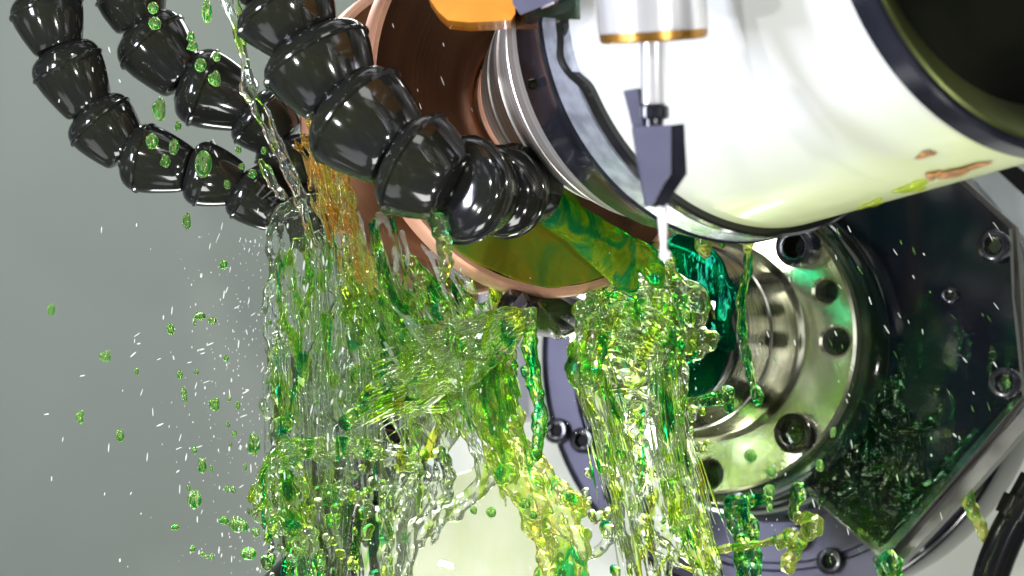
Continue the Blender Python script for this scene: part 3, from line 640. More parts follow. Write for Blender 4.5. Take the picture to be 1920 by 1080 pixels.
        for poly, org, nr, th, amp, scl, seed, edge, hole, vary, hscl in s.sheets:
            pl = np.array([tuple(on_plane(x, y, org, nr)) for x, y in poly]); q = amp * 2.2 + th + .03
            l = np.maximum(0, np.floor((pl.min(0) - q - lo) / h).astype(int)); u = np.minimum(n, np.ceil((pl.max(0) + q - lo) / h).astype(int) + 1)
            G = np.stack(np.meshgrid(*[np.arange(l[i], u[i]) * h + lo[i] for i in range(3)], indexing='ij'), -1)
            dist = (G - np.array(org)) @ np.array(nr); near = np.abs(dist) < q
            pts = G[near]; dn = dist[near]
            base = pts - dn[:, None] * np.array(nr)
            px, py = pix(pts); e = inpoly(px, py, poly) + (9 if edge > 0 else 2.0) * noise(base, (14, 14, 14), seed + 5, 6)
            thv = th * (1 + vary * noise(base, hscl, seed + 1, 6))
            if hole: thv = thv - th * 3 * np.clip(noise(base, tuple(c * .8 for c in hscl), seed + 2, 8) - (1.6 - hole), 0, 1)
            thv = np.minimum(thv, th * 1.6)
            dd = np.abs(dn - amp * noise(base, scl, seed, 9)) - thv
            em = -(e - edge) * S                                 # outside distance
            dd = np.where(em > 0, np.sqrt(np.maximum(dd + th, 0) ** 2 + em ** 2) - th * (1.0 if edge else 1), dd) if True else dd
            sub = E[l[0]:u[0], l[1]:u[1], l[2]:u[2]]; v_ = sub[near]; sub[near] = v_ + np.exp(np.clip(-dd / k, -12, 20)).astype(np.float32)
        phi = -k * np.log(E + 1e-9)
        V, F = surface_nets(phi, lo, h)
        # a little smoothing
        for _ in range(smooth):
            a = np.zeros_like(V); c = np.zeros(len(V))
            for i in range(4):
                np.add.at(a, F[:, i], V[F[:, (i + 1) % 4]]); np.add.at(a, F[:, i], V[F[:, (i + 3) % 4]]); np.add.at(c, F[:, i], 2)
            V = V * .45 + .55 * a / np.maximum(c, 1)[:, None]
        nb = len(V); addV = []; addF = []; off_ = nb
        for q_, rad_ in s.tubes:
            bm_ = tube_bm(q_, rad_, 6, cap=False); bm_.verts.ensure_lookup_table()
            addV += [tuple(v.co) for v in bm_.verts]; addF += [[off_ + v.index for v in f.verts] for f in bm_.faces] if not bm_.verts.index_update() else []
            off_ += len(bm_.verts); bm_.free()
        if addV: V = np.concatenate([V, np.array(addV)]); F = np.concatenate([F, np.array(addF)])
        me = bpy.data.meshes.new(name); c0_ = V.mean(0)
        me.vertices.add(len(V)); me.vertices.foreach_set('co', (V - c0_).ravel())
        me.loops.add(len(F) * 4); me.loops.foreach_set('vertex_index', F.ravel().astype(np.int32))
        me.polygons.add(len(F)); me.polygons.foreach_set('loop_start', np.arange(0, len(F) * 4, 4, dtype=np.int32))
        me.update(calc_edges=True); me.validate()
        me.shade_smooth()
        if disp:
            nn = np.zeros(len(me.vertices) * 3); me.vertices.foreach_get('normal', nn); nn = nn.reshape(-1, 3)
            V2 = V - c0_ + nn * (disp * noise(V, dscl, 77, 12))[:, None]
            me.vertices.foreach_set('co', V2.ravel()); me.update()
        o = link(name, me, M[m] if isinstance(m, str) else m, parent); o.location = c0_ if parent is None else Vector(c0_) - parent.location
        if parent is None: tag(o, label, cat)
        print('LIQ', name, n, len(F))
        return o
U = rng.uniform
# --- the curtain at left
q = Liquid(.0050, .0050)
q.sheet([(528, 398), (600, 392), (640, 420), (680, 480), (735, 540), (800, 600), (820, 700), (800, 800), (770, 880), (760, 960), (730, 1110), (560, 1110), (540, 900), (530, 760), (530, 600), (520, 480)], P(640, 700, .05), (0, -1, 0), .013, .050, (24, 8, 7), 11, edge=8, hole=.7, vary=.5, hscl=(30, 10, 12))
q.sheet([(540, 440), (600, 420), (660, 480), (700, 560), (720, 700), (700, 820), (640, 900), (560, 860), (540, 700)], P(620, 650, -.04), (.1, -1, 0), .007, .030, (30, 8, 12), 19, edge=6, hole=1.0)
q.bundle([(532, 392), (514, 450), (522, 520), (508, 600), (526, 680), (530, 800), (542, 900), (552, 1000), (545, 1110)], -.02, 22, 6, 7)
q.bundle([(526, 398), (560, 384), (600, 380), (640, 372)], -.02, 20, 5, 8)
for i in range(34):
    x = U(515, 740); y = U(400, 700); ln = U(120, 420); sl = (x - 540) / 500 * .5
    q.bundle([(x, y), (x + ln * .33 * sl + U(-8, 8), y + ln * .33), (x + ln * .66 * sl + U(-8, 8), y + ln * .66), (x + ln * sl, y + ln)], U(-.06, .1), 12, 2, U(2.2, 5.5))
q.threads([(560, 400), (570, 600), (580, 800), (600, 1090)], -.03, 110, 32, fan=1.4)
q.threads([(640, 380), (670, 560), (690, 760), (700, 1000)], -.03, 120, 26, fan=1.2)
for i in range(22):                                        # blobs down the ragged left edge
    y = U(620, 1080); q.blob(U(498, 548), y, U(-.05, .08), U(5, 13))
q.build('coolant_curtain', 'clear', 'tall clear curtain of falling coolant left of the wheels, nearly colourless with green edges', 'coolant', disp=.0025)
# --- green ropes thrown off the curtain
q = Liquid(.0048, .0045)
q.bundle([(720, 850), (660, 838), (600, 836), (545, 848), (515, 876), (490, 925), (478, 945)], -.12, 22, 9, 6.5)
q.bundle([(478, 945), (500, 968), (530, 985), (560, 990), (600, 1000)], -.12, 26, 5, 9)
q.bundle([(640, 800), (680, 772), (740, 752), (800, 746), (850, 738), (920, 690), (960, 640)], -.14, 20, 9, 6)
q.bundle([(520, 850), (545, 900), (560, 960), (570, 1020), (565, 1100)], -.08, 40, 8, 7)
q.bundle([(720, 850), (760, 860), (790, 855)], -.1, 30, 5, 9)
for i in range(46): q.blob(U(555, 730), U(880, 1090) if i % 2 else U(830, 960), U(-.1, .1), U(5, 13))
for i in range(12): q.blob(U(490, 560), U(930, 1060), U(-.1, .05), U(7, 15))
q.threads([(720, 850), (620, 838), (530, 852), (480, 945)], -.14, 40, 40)
q.threads([(640, 800), (740, 752), (850, 738), (960, 640)], -.15, 36, 50)
q.build('coolant_splash', 'lime', 'green ropes and lumps of coolant thrown sideways low in front of the clear curtain', 'coolant', disp=.002)
# --- yellow stream between hose and wheel
q = Liquid(.0048, .0045)
q.bundle([(588, 185), (596, 250), (612, 310), (632, 370), (646, 430), (668, 500), (690, 560)], -.30, 44, 9, 5)
q.bundle([(560, 250), (590, 300), (600, 380), (640, 440)], -.25, 40, 4, 5)
q.threads([(585, 180), (600, 280), (630, 400), (680, 540)], -.30, 60, 22)
q.build('coolant_stream', 'yellow', 'yellow and orange stream running down between the thick hose and the back wheel', 'coolant', disp=.002)
# --- streaks sliding off the back wheel, lower middle mass
q = Liquid(.0050, .0050)
q.sheet([(650, 430), (690, 490), (760, 540), (860, 560), (950, 560), (1000, 600), (960, 660), (930, 720), (880, 800), (840, 850), (780, 860), (740, 760), (700, 640), (650, 540)], P(820, 660, .02), (.1, -1, .05), .009, .044, (36, 8, 18), 23, edge=8, hole=.9, vary=.5, hscl=(22, 10, 16))
for i in range(62):
    x = U(640, 930); y = 430 + max(0, (x - 650)) * .35 + U(0, 160); ln = U(100, 300); a = U(.25, .75); a = min(a, max(.05, (960 - x) / ln))
    q.bundle([(x, y), (x + ln * .3 * a, y + ln * .3), (x + ln * .62 * a + U(-8, 8), y + ln * .62), (x + ln * a, y + ln)], U(-.12, .1), 18, 2, U(3, 9))
q.threads([(660, 430), (720, 560), (800, 700), (860, 830)], -.1, 150, 45, fan=1.2)
q.threads([(760, 500), (830, 620), (900, 720), (930, 860)], -.1, 150, 36, fan=1.1)
q.build('coolant_fall', 'lime', 'tangled yellow-green coolant streaming off the wheels, directly left of the drill', 'coolant', disp=.0025)
q = None
# --- jet leaving the drill flute, to the left
q = Liquid(.0048, .0045)
q.threads([(985, 590), (900, 650), (800, 700), (690, 760)], -.5, 40, 60, fan=4.5, yend=-.2)
q.threads([(985, 590), (900, 620), (820, 630), (740, 640)], -.5, 30, 40, fan=3, yend=-.2)
for i in range(46):
    f = U(0, 1); ex = 700 + 210 * f + U(-20, 20); ey = 745 - 60 * abs(f - .3) + U(-30, 10) if i % 3 else U(600, 700); 
    if i % 3 == 0: ex = U(770, 860)
    q.bundle([(985 + U(-18, 18), 590 + U(-16, 16)), ((985 * 2 + ex) / 3, (590 * 2 + ey) / 3 + U(-14, 14)), ((985 + 2 * ex) / 3, (590 + 2 * ey) / 3 + U(-14, 14)), (ex, ey)], -.52, 14, 1, U(3.5, 7.5), yend=-.2)
q.sheet([(1000, 585), (960, 585), (880, 610), (800, 640), (770, 700), (720, 755), (800, 750), (880, 735), (950, 680), (1005, 625)], P(900, 670, -.36), (.15, -1, .1), .008, .024, (16, 10, 40), 31, edge=10, hole=.9)
q.build('coolant_jet', 'lime', 'fan of lime green coolant shooting left and down out of the drill flute', 'coolant', disp=.002)
q = Liquid(.0046, .0035)
q.bundle([(1000, 605), (996, 650), (1002, 700), (1010, 760), (1008, 820), (1000, 862)], -.45, 16, 5, 7)
q.blob(996, 692, -.45, 14); q.blob(1012, 800, -.45, 12)
q.build('coolant_trickle', 'emer', 'narrow green trickle hanging straight down under the drill tip', 'coolant')
# --- diagonal yellow-green stream lower middle
q = Liquid(.0050, .0050)
q.bundle([(930, 680), (925, 740), (940, 800), (965, 860), (1000, 910), (1040, 950), (1085, 985)], -.1, 62, 22, 10)
q.bundle([(985, 880), (1020, 960), (1050, 1020), (1070, 1110)], -.1, 60, 14, 11)
q.bundle([(880, 740), (930, 790), (960, 850), (970, 930)], -.1, 50, 10, 7)
q.bundle([(1085, 985), (1060, 1040), (1020, 1110)], -.1, 40, 6, 12)
q.build('coolant_stream', 'gold', 'thick yellow-green diagonal stream falling from below the jet to the bottom edge', 'coolant', disp=.002)
# --- smooth pale film lower middle
q = Liquid(.0065, .0035)
q.sheet([(700, 1120), (730, 1000), (770, 930), (830, 895), (880, 875), (915, 838), (945, 870), (975, 900), (1010, 960), (1050, 1030), (1065, 1120)], P(880, 1000, .15), (0, -1, .1), .014, .022, (7, 6, 6), 41, edge=6, vary=.3)
q.build('coolant_film', 'film', 'smooth pale green film with a pointed top, left of the dark ring', 'coolant')
q = Liquid(.0050, .0045)
q.bundle([(940, 868), (900, 915), (850, 955), (800, 985), (775, 1005)], .0, 18, 8, 7)
q.bundle([(800, 840), (812, 890), (800, 950), (775, 1010)], .02, 60, 12, 6)
q.bundle([(850, 740), (875, 800), (905, 850), (915, 905)], .0, 26, 8, 6)
q.bundle([(770, 880), (750, 950), (745, 1020), (740, 1100)], .02, 50, 12, 6)
q.blob(790, 1000, .0, 15)
q.build('coolant_fringe', 'clear', 'ragged clear fringe of coolant crossing the left part of the smooth pale film', 'coolant', disp=.002)
# --- gush over the wheel face from the nozzle
q = Liquid(.0050, .0050)
arc = []
for a_ in np.linspace(0, 2 * math.pi, 240, endpoint=False):
    p_ = cA + (uW * math.cos(a_) + vW * math.sin(a_)) * .694; x_, y_ = pix(np.array(p_)); arc.append((float(x_), float(y_)))
arc = sorted([p for p in arc if p[1] > 440 and p[0] < 1215], key=lambda p: p[0])
q.sheet([(830, 440), (880, 400), (960, 320), (1030, 320), (1065, 345), (1100, 420), (1160, 450)] + arc[::-1], cA + nA * .006, nA, .008, .004, (9, 9, 9), 51, edge=-2, vary=.3)
q.build('coolant_pool', 'amber', 'amber-green film of coolant spread over the lower face of the bronze wheel', 'coolant')
q = Liquid(.0052, .010)
def OP(x, y, t=.10): return on_plane(x, y, cA + nA * t, nA)
for i in range(26):
    o0 = U(-24, 24); o1 = U(-46, 46)
    pts = [OP(1010 + o0 * .4, 375 + o0, .2), OP(1050 + o0 * .6, 400 + o0, .16), OP(1100 + o1 * .4, 440 + o1 * .8, .12), OP(1145 + o1 * .3, 475 + o1 * .8, .09), OP(1170 + o1 * .4, 515 + o1 * .6, .07)]
    q.strand(pts, U(.020, .036), pulse=.3, wig=.006)
for i in range(8):
    o0 = U(-14, 14); q.strand([OP(1090, 430 + o0), OP(1140, 450 + o0), OP(1190, 475 + o0), OP(1215, 490 + o0), OP(1235, 530 + o0)], U(.016, .028))
q.build('coolant_gush', 'marble', 'marbled emerald and yellow gush from the thick hose running over the bronze wheel', 'coolant')
# --- sheath over drill and chuck
q = Liquid(.0052, .0035)
arm = lambda pts, y, w, n, r, **k: q.bundle(pts, y, w, n, r, **k)
arm([(1100, 562), (1125, 572), (1150, 590), (1190, 600)], .0, 80, 14, 9, yend=.25)
arm([(1170, 520), (1215, 500), (1240, 560), (1270, 600), (1265, 650)], .2, 70, 16, 9)
arm([(1200, 490), (1230, 520), (1280, 545), (1312, 560), (1300, 620), (1340, 640)], .25, 24, 10, 8)
arm([(1115, 620), (1150, 600), (1200, 620), (1240, 660)], .1, 80, 16, 9)
arm([(1105, 560), (1112, 620), (1095, 680), (1102, 720)], .0, 40, 12, 9)
arm([(1230, 640), (1290, 650), (1330, 630)], .28, 40, 8, 9)
for i in range(18): q.blob(U(1130, 1300), U(540, 680), U(.05, .28), U(6, 15))
q.sheet([(1080, 640), (1130, 620), (1200, 640), (1262, 600), (1275, 640), (1240, 700), (1180, 722), (1120, 712), (1085, 735), (1070, 690)], P(1170, 670, .12), (-.2, -1, -.2), .009, .022, (16, 8, 16), 61, edge=4)
q.threads([(1070, 570), (1150, 590), (1240, 580), (1320, 600)], .0, 90, 24, yend=.25)
q.threads([(1200, 480), (1240, 540), (1270, 620), (1240, 700)], .1, 80, 20, yend=.2)
for o_ in (0, 9, 18):
    q.bundle([(1082, 690), (1120, 718 - o_), (1180, 722 - o_), (1235, 690 - o_), (1268, 630 - o_), (1272, 570)], .1, 16, 4, 9, pulse=.25, yend=.3)
    q.bundle([(1105, 560 + o_), (1150, 520 + o_), (1205, 478 + o_), (1260, 520 + o_), (1315, 560 + o_), (1300, 620), (1338, 640)], .1, 16, 4, 8, pulse=.3, yend=.3)
q.build('coolant_sheath', 'lime', 'glassy green sheath of coolant wrapped round the drill and the chuck nose', 'coolant', disp=.002)
q = Liquid(.0050, .0050)
for path, w, n, r in (([(1085, 640), (1100, 710), (1128, 790), (1150, 860), (1165, 930), (1178, 985), (1205, 1100)], 30, 9, 5.5),
                      ([(1130, 720), (1165, 790), (1205, 830), (1225, 900), (1235, 980), (1240, 1100)], 26, 7, 5),
                      ([(1235, 690), (1248, 770), (1262, 850), (1278, 920), (1300, 990), (1335, 1100)], 34, 11, 6),
                      ([(1170, 745), (1210, 750), (1250, 790), (1268, 850)], 22, 6, 5),
                      ([(1262, 640), (1275, 700), (1272, 760), (1255, 830)], 28, 6, 7),
                      ([(1210, 730), (1190, 800), (1200, 870), (1185, 940), (1180, 1010)], 24, 6, 5),
                      ([(1250, 800), (1240, 880), (1255, 960), (1250, 1100)], 20, 5, 4),
                      ([(1180, 985), (1150, 1010), (1120, 1035), (1090, 1050)], 10, 3, 5),
                      ([(1180, 985), (1230, 1005), (1290, 1040), (1340, 1080)], 40, 8, 8)):
    q.bundle(path, .12, w, n, r)
q.threads([(1100, 640), (1130, 780), (1170, 930), (1210, 1090)], .1, 60, 60, fan=1.5)
q.threads([(1240, 660), (1255, 800), (1290, 950), (1330, 1090)], .1, 60, 60, fan=1.5)
for i in range(16): q.blob(U(1090, 1330), U(760, 1070), U(.0, .2), U(6, 12))
q.blob(1165, 850, .05, 14); q.blob(1140, 990, .05, 16)
q.build('coolant_strands', 'lime', 'long glassy green strands falling from the chuck nose across its flange', 'coolant', disp=.002)
# --- thin clear jet across the hoses
q = Liquid(.0046, .0035)
q.bundle([(412, -30), (438, 30), (458, 90), (472, 165), (498, 225), (530, 290), (556, 350), (575, 400), (592, 470), (600, 520)], -.35, 16, 5, 4.2, pulse=.35)
q.bundle([(436, -20), (455, 70), (470, 165)], -.35, 8, 2, 3.0)
q.blob(466, 168, -.35, 13); q.blob(540, 310, -.35, 10)
q.build('coolant_thread', 'clear', 'thin bright thread of coolant falling across the two left hoses from the top edge', 'coolant')
q = Liquid(.0046, .0035)
q.bundle([(488, 300), (505, 325), (520, 350), (535, 372)], -.3, 8, 3, 5)
q.blob(500, 316, -.3, 9)
q.build('coolant_thread', 'clear', 'short knotted thread of coolant beside the long thread, over the hose end', 'coolant')
q = Liquid(.0046, .0035)
q.bundle([(842, 560), (850, 640), (866, 720), (880, 780), (892, 850)], -.4, 7, 3, 3.5, pulse=.2); q.blob(836, 578, -.4, 13)
q.build('coolant_thread', 'clear', 'thin straight pale thread crossing the fan of coolant, topped by one bead', 'coolant')
q = Liquid(.0046, .0035)
q.bundle([(815, 405), (822, 440), (830, 470), (832, 500)], -1.0, 16, 5, 7); q.blob(832, 505, -1.0, 12); q.blob(820, 410, -1.0, 14)
q.build('coolant_drip', 'lime', 'green drip hanging from the underside of the thick black hose', 'coolant drip')
# --- drips below the white housing and in front of the chuck
q = Liquid(.0050, .0050)
q.bundle([(1095, 338), (1150, 368), (1210, 392), (1270, 412), (1340, 428), (1410, 430)], -.55, 24, 10, 7, yend=-1.0)
for x, l in ((1312, 30), (1322, 34), (1350, 14), (1400, 34)):
    q.bundle([(x, 428), (x + 2, 428 + l)], -.95, 8, 3, 8); q.blob(x, 430 + l, -.95, 9)
q.build('coolant_drips', 'gold', 'row of green drips hanging along the underside of the spindle and white housing', 'coolant drip', disp=.001)
q = Liquid(.0046, .0035)
q.bundle([(1403, 470), (1402, 510), (1390, 560), (1392, 620), (1402, 680), (1416, 735)], -.2, 9, 4, 3.6, pulse=.3); q.blob(1420, 742, -.2, 15)
q.build('coolant_thread', 'emer', 'long twisted emerald thread falling in front of the chuck hub', 'coolant')
q = Liquid(.0050, .0050)
q.bundle([(1310, 752), (1335, 748), (1362, 745)], .3, 12, 4, 7); q.blob(1364, 744, .3, 17)
q.build('coolant_blob', 'emer', 'sideways green blob in front of the lower chuck hub, right of the strands', 'coolant drop')
q = Liquid(.0050, .0050)
q.bundle([(1375, 935), (1385, 970), (1398, 1010), (1403, 1060), (1404, 1100)], 1.0, 34, 8, 8); q.blob(1403, 1062, .98, 20)
q.bundle([(1360, 940), (1400, 938), (1450, 930)], 1.0, 16, 5, 8)
q.build('coolant_drip', 'emer', 'funnel-shaped green drip below the chuck flange ending in a round bead', 'coolant drip')
q = Liquid(.0050, .0050)
for x, y, r in ((1520, 985, 22), (1505, 975, 18), (1490, 1005, 20), (1475, 1010, 16), (1490, 1040, 22), (1478, 1055, 16), (1535, 990, 14)): q.blob(x, y, .7, r)
q.bundle([(1300, 1040), (1360, 1028), (1420, 1020), (1470, 1008)], .7, 8, 3, 5)
q.build('coolant_blob', 'gold', 'chain of bright lime blobs below the bolt at the chuck lower right', 'coolant drop')
q = Liquid(.0050, .0050)
q.bundle([(1500, 905), (1495, 940), (1492, 975)], 1.3, 14, 4, 8)
q.build('coolant_drip', 'emer', 'short dark green drip at the left corner of the guard plate', 'coolant drip')
q = Liquid(.0050, .0050)
q.bundle([(1806, 920), (1820, 950), (1836, 985), (1850, 1015)], 1.6, 12, 5, 7); q.blob(1812, 925, 1.6, 14)
q.build('coolant_drip', 'gold', 'yellow-green drip running off the steel edge beside the black pipe', 'coolant drip')
q = Liquid(.0050, .0050)
q.bundle([(1655, 1040), (1668, 1065), (1672, 1110)], 1.5, 34, 7, 8)
q.build('coolant_drip', 'emer', 'green drip leaving the lowest corner of the guard plate', 'coolant drip')
# --- film and ripples running down the guard plate
q = Liquid(.0065, .0035)
cP = CH(-.31) + nC * .012
def GP(x, y, t=0.0): return on_plane(x, y, cP + nC * t, nC)
q.sheet([(1640, 700), (1690, 770), (1740, 830), (1740, 900), (1655, 1030), (1510, 912), (1560, 850), (1620, 760)], cP, nC, .010, .012, (14, 14, 14), 71, edge=3, vary=.8)
for i in range(40):
    x = U(1560, 1720); y = U(680, 930); 
    if (x - 1500) + (y - 640) < 110: continue
    q.strand([GP(x, y, .02), GP(x + U(-25, 12), y + U(20, 40), .02), GP(x + U(-40, 20), y + U(45, 80), .02)], U(.012, .024))
for i in range(10):
    x = U(1640, 1870); y = U(560, 740); q.strand([GP(x, y, .01), GP(x + U(-12, 12), y + 30, .01), GP(x + U(-20, 14), y + 66, .01)], U(.006, .012))
q.strand([GP(1640, 700, .02), GP(1690, 770, .02), GP(1720, 800, .02), GP(1760, 790, .02)], .02); q.strand([GP(1670, 1000, .02), GP(1740, 915, .02), GP(1790, 850, .02), GP(1830, 805, .02)], .02)
q.build('coolant_rivulets', 'ripple', 'dark green rivulets and ripples running down the wet guard plate', 'coolant', smooth=2)
# --- emerald film clinging to chuck front and to the thick hose
q = Liquid(.0065, .0035)
q.sheet([(1235, 470), (1290, 430), (1340, 470), (1372, 560), (1360, 640), (1345, 560), (1300, 560), (1240, 560)], CH(.645) + nC * .02, nC, .018, .010, (9, 9, 9), 81, edge=2)
q.sheet([(1330, 600), (1350, 600), (1372, 640), (1340, 720), (1290, 740), (1300, 700), (1320, 660)], CH(.645) + nC * .02, nC, .014, .010, (9, 9, 9), 82, edge=2)
q.build('coolant_film', 'deep', 'dark emerald film covering the upper front face of the chuck hub', 'coolant')
q = Liquid(.0050, .0050)
def ring_film(js, rad, k0=.55):
    for i in range(len(js) - 1):
        a, b = js[i], js[i + 1]; d = (b - a).normalized(); side = Vector((d.z, 0, -d.x)); side = side if side.z < 0 else -side
        pts = []
        for z, rr in ((.05, .7), (.2, .96), (.34, 1.06), (.55, .97), (.8, .80), (.98, .66)):
            pts.append(a + (b - a) * z + side * rr * rad[i] * .99 + Vector((0, -.02, 0)))
        q.strand(pts, .012, pulse=.3, wig=.002)
ring_film([P(515, -15, -.78), P(575, 75, -.80), P(640, 190, -.84), P(748, 290, -.92), P(850, 352, -.98), P(925, 366, -.80)], [.165, .178, .185, .175, .168])
q.build('coolant_film', 'emer', 'emerald rim of coolant clinging along the lower edge of the thick hose', 'coolant')
# --- white water streaks on the back wheel
q = Liquid(.0050, .0050)
for (x0, y0, x1, y1, w) in ((668, 395, 688, 470, 10), (708, 400, 706, 430, 6), (716, 398, 735, 445, 8), (738, 460, 742, 510, 9), (752, 430, 766, 500, 8), (790, 455, 838, 560, 11), (800, 452, 868, 552, 12), (850, 500, 890, 545, 10), (735, 570, 800, 655, 8), (765, 590, 835, 670, 8), (720, 640, 760, 720, 6)):
    q.bundle([(x0, y0), ((x0 + x1) / 2 + 3, (y0 + y1) / 2), (x1, y1)], -.12, w * .3, 1, 1.8, pulse=.15, taper=(.05, .1)); q.threads([(x0, y0), ((x0 + x1) / 2 + 3, (y0 + y1) / 2), (x1, y1)], -.14, w * 1.3, 4, r=(.5, 1.0))
q.build('coolant_streaks', 'spray', 'white slanting streaks of spray across the orange back wheel', 'coolant')

# ------------------------------------------------------------------ droplets
def drop_mesh(name, seed, lobes):
    bm = bmesh.new(); bmesh.ops.create_icosphere(bm, subdivisions=3, radius=1)
    g = np.random.default_rng(seed)
    for v in bm.verts:
        v.co *= 1 + .10 * lobes * math.sin(v.co.x * 3 + seed) * math.cos(v.co.z * 4 + seed * 2)
    me = bpy.data.meshes.new(name); bm.to_mesh(me); bm.free(); me.shade_smooth(); me.materials.append(M['drop']); return me
DM = [drop_mesh('droplet', i, i / 2) for i in range(5)]
def streak_mesh():
    bm = bmesh.new(); bmesh.ops.create_uvsphere(bm, u_segments=10, v_segments=8, radius=1); me = bpy.data.meshes.new('droplet'); bm.to_mesh(me); bm.free(); me.shade_smooth(); me.materials.append(M['glint']); return me
SM = streak_mesh()
def droplet(me, px, py, y, w, h, tilt_=0, label='', grp=None):
    o = bpy.data.objects.new('droplet', me); COL.objects.link(o); o.location = P(px, py, y)
    k = S * (D + y) / D
    w *= .86; h *= .9
    o.scale = (w * k / 2, w * k / 2, h * k / 2); o.rotation_euler = (0, math.radians(tilt_), 0)
    tag(o, label, 'droplet', grp); return o
big = [(287, 15, 24, 26, -.3, 'round green droplet nearest the top edge on the middle hose'), (290, 44, 28, 28, -.3, 'round green droplet just below the topmost one on the middle hose'),
       (358, 68, 18, 24, -.3, 'oval green droplet on the middle hose, upper of a pair'), (361, 86, 24, 22, -.3, 'round green droplet on the middle hose, lower of a pair'),
       (376, 122, 26, 30, -.3, 'green droplet that starts the slanting blob chain on the middle hose'), (402, 148, 28, 32, -.3, 'slanting green droplet ending the blob chain on the middle hose'),
       (406, 106, 18, 22, -.3, 'small green droplet just right of the blob chain on the middle hose'),
       (298, 205, 30, 48, -.3, 'tall ragged green droplet between the two left hoses'), (334, 236, 15, 22, -.3, 'small upright green droplet below the tall one between the left hoses'),
       (285, 265, 28, 34, -.3, 'oval green droplet on the upper side of the far left hose'), (326, 276, 22, 34, -.3, 'upright green droplet in the middle of three on the far left hose'), (310, 301, 22, 28, -.3, 'lower green droplet of the three on the far left hose'),
       (381, 308, 38, 58, -.35, 'largest upright green droplet, in front of the far left hose'), (426, 346, 16, 20, -.3, 'small green droplet left of the hose mark'), (473, 325, 20, 20, -.3, 'round yellow-rimmed droplet above the hose mark'),
       (447, 281, 14, 16, -.3, 'small round droplet high on the hose end, left of two'), (495, 282, 14, 16, -.3, 'small round droplet high on the hose end, right of two'), (453, 312, 15, 14, -.3, 'small round droplet beside the yellow-rimmed one'),
       (350, 415, 19, 36, 0, 'upright rectangular green droplet under the far left hose'), (419, 496, 20, 22, 0, 'green droplet left of the curtain at wheel height'), (96, 581, 18, 26, 0, 'leftmost pale green droplet against the grey wall'),
       (320, 617, 18, 26, 0, 'pale upright droplet midway across the grey wall'), (197, 668, 26, 24, 0, 'bright green droplet left of centre on the grey wall'), (150, 782, 18, 28, 0, 'pale green droplet in the lower left on the grey wall'),
       (225, 817, 18, 28, 0, 'pale green droplet right of the one in the lower left'), (402, 758, 24, 30, 0, 'green droplet halfway down beside the curtain'), (476, 832, 28, 46, 0, 'tall light green droplet close to the curtain low down'),
       (379, 872, 20, 34, 0, 'upright green droplet above the large emerald one'), (365, 936, 32, 40, 0, 'large emerald round droplet low on the grey wall'), (466, 1038, 36, 28, 0, 'wide green droplet near the bottom edge by the curtain'),
       (375, 592, 26, 18, 0, 'elongated green droplet left of the curtain, upper of a cluster'), (398, 602, 20, 16, 0, 'small green droplet right of the elongated one in the cluster'), (448, 985, 44, 30, 0, 'large curled lime blob of coolant left of the curtain bottom'),
       (420, 975, 24, 18, 0, 'green droplet touching the curled lime blob'), (480, 998, 18, 22, 0, 'upright droplet right of the curled lime blob'), (328, 988, 20, 14, 0, 'small flat green droplet low on the grey wall'),
       (337, 702, 14, 20, 0, 'small upright green droplet in the middle of the spray'), (345, 740, 14, 34, 0, 'narrow upright droplet below the small upright one'), (388, 22, 24, 50, -.3, 'long green droplet above the middle hose near the thread'),
       (921, 961, 22, 24, -.3, 'right bead of two on the smooth pale film'), (888, 957, 16, 18, -.3, 'left bead of two on the smooth pale film'), (985, 945, 24, 26, -.3, 'green bead beside the diagonal stream, over the film'), (1000, 966, 18, 20, -.3, 'small green bead right below its larger neighbour beside the film'),
       (1262, 995, 18, 18, -.1, 'round lime bead in front of the blue ring below the strands'), (1244, 977, 14, 14, -.1, 'tiny lime bead up and left of the round lime one'), (1407, 855, 26, 30, .2, 'ragged green droplet in front of the flange low down'),
       (1445, 885, 24, 26, .2, 'pale green droplet above the flange edge'), (1442, 920, 26, 28, .2, 'striped green droplet at the lower flange edge'), (1537, 872, 18, 26, .2, 'pale upright droplet right of the lower bolt'),
       (1562, 810, 14, 22, .2, 'small pale droplet over the flange collar'), (1443, 952, 14, 18, .2, 'small droplet under the striped one at the flange edge')]
for px, py, w, h, y, lb in big:
    droplet(random.choice(DM), px, py, y, w, h, random.uniform(-8, 8), lb)
SCN = random.Random(11)
def scatter(n, x0, x1, y0, y1, y, ang, lb, grp, wl=(2.0, 3.4), hl=(7, 20), ok=None):
    k = 0
    while k < n:
        px, py = SCN.uniform(x0, x1), SCN.uniform(y0, y1)
        if ok and not ok(px, py): continue
        a = ang[0] + SCN.gauss(0, ang[1]); droplet(SM if y < .2 or SCN.random() < .5 else SCN.choice(DM), px, py, y + SCN.uniform(-.3, .3), SCN.uniform(*wl), SCN.uniform(*hl), a, lb, grp); k += 1
scatter(52, 60, 500, 380, 1070, -.1, (8, 10), 'tiny bright upright streak of spray against the grey wall', 'upright spray streaks over the grey wall', ok=lambda x, y: SCN.random() < (x / 500) ** 1.2)
scatter(24, 40, 500, 560, 960, -.1, (68, 12), 'tiny bright slanting streak of spray against the grey wall', 'slanting spray streaks over the grey wall', hl=(8, 17), ok=lambda x, y: SCN.random() < (x / 400))
for i in range(30):
    px, py = SCN.gauss(440, 60), SCN.uniform(560, 1060)
    droplet(SCN.choice(DM), min(px, 505), py, -.1, SCN.uniform(6, 13), SCN.uniform(9, 20), SCN.uniform(-20, 20), 'small green droplet flying just left of the curtain', 'small green droplets left of the curtain')
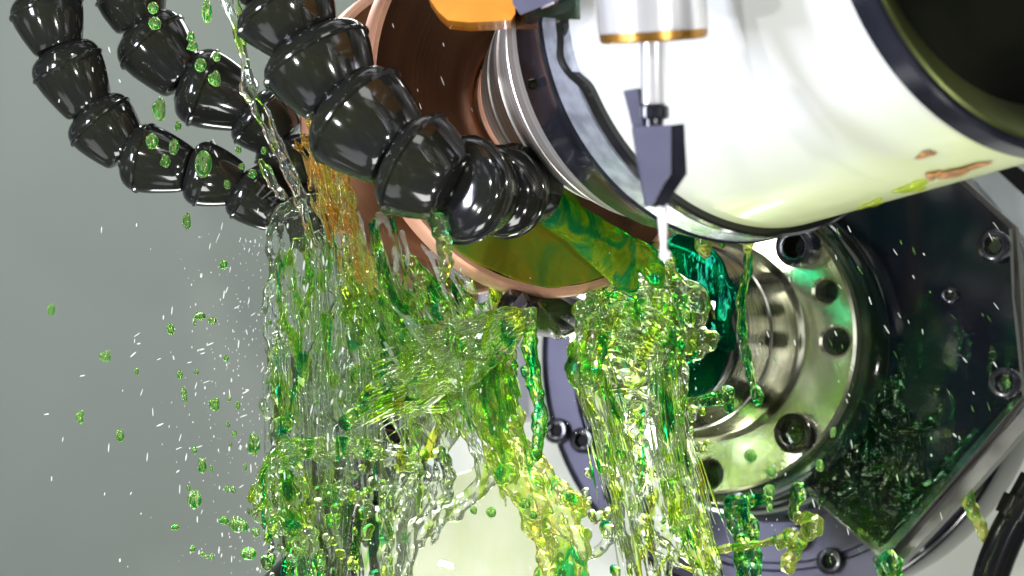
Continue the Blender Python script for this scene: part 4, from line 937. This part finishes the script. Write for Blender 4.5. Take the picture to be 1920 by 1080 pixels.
scatter(40, 1545, 1900, 420, 900, .6, (-28, 9), 'tiny pale streak of spray over the dark guard plate', 'spray streaks over the guard plate', wl=(1.2, 3.4), hl=(6, 22), ok=lambda x, y: y < 1000 - (x - 1640) * 1.0 and y > 400)
scatter(22, 1340, 1800, 700, 1075, .4, (-14, 9), 'tiny pale streak of spray low in front of flange and plate', 'spray streaks low before the flange', wl=(1.2, 3.6), hl=(6, 22))
scatter(16, 1350, 1620, 420, 720, .3, (-24, 8), 'tiny pale streak of spray in front of the chuck hub', 'spray streaks before the hub', hl=(10, 20))
scatter(22, 500, 760, 420, 900, -.5, (4, 8), 'tiny bright streak of spray in front of the clear curtain', 'spray streaks before the curtain', wl=(3, 5), hl=(9, 22))
scatter(14, 80, 520, 80, 360, -.4, (-14, 14), 'tiny bright streak of spray in front of the left hoses', 'spray streaks before the left hoses', wl=(2.5, 4.5), hl=(8, 18))
scatter(10, 700, 900, 40, 250, -.5, (-24, 10), 'tiny bright streak of spray before the dark wheel face', 'spray streaks before the wheel face', wl=(1.6, 3), hl=(6, 22))
for i in range(26):
    droplet(SCN.choice(DM), SCN.uniform(560, 900), SCN.uniform(480, 900), -.35, SCN.uniform(6, 12), SCN.uniform(8, 20), SCN.uniform(-20, 20), 'small green droplet in front of the curtain and fall', 'small green droplets before the curtain')

# fine mist of beads round the splash: nobody could count them
mv = []; mf = []; g = np.random.default_rng(5)
ico = bmesh.new(); bmesh.ops.create_icosphere(ico, subdivisions=1, radius=1); iv = np.array([tuple(v.co) for v in ico.verts]); fi = np.array([[v.index for v in f.verts] for f in ico.faces]); ico.free()
k = 0
while k < 900:
    u = g.random()
    if u < .45: px, py = 520 - abs(g.normal() * 90), g.uniform(420, 1080)
    elif u < .75: px, py = g.normal(760, 150), g.normal(720, 170)
    else: px, py = g.normal(1250, 130), g.normal(760, 190)
    if not (0 < px < 1920 and 300 < py < 1090): continue
    r = g.lognormal(-.25, .45) * .9 * S; c = np.array(P(px, py, g.uniform(-.6, .25)))
    mf.append(fi + len(mv) * len(iv)); mv.append(iv * np.array([r, r, r * g.uniform(1, 3)]) + c); k += 1
V = np.concatenate(mv); F = np.concatenate(mf); me = bpy.data.meshes.new('spray_mist'); me.from_pydata(V.tolist(), [], F.tolist()); me.shade_smooth()
o = link('spray_mist', me, M['glint']); tag(o, 'fine mist of tiny bright beads round the whole splash', 'spray', kind='stuff')
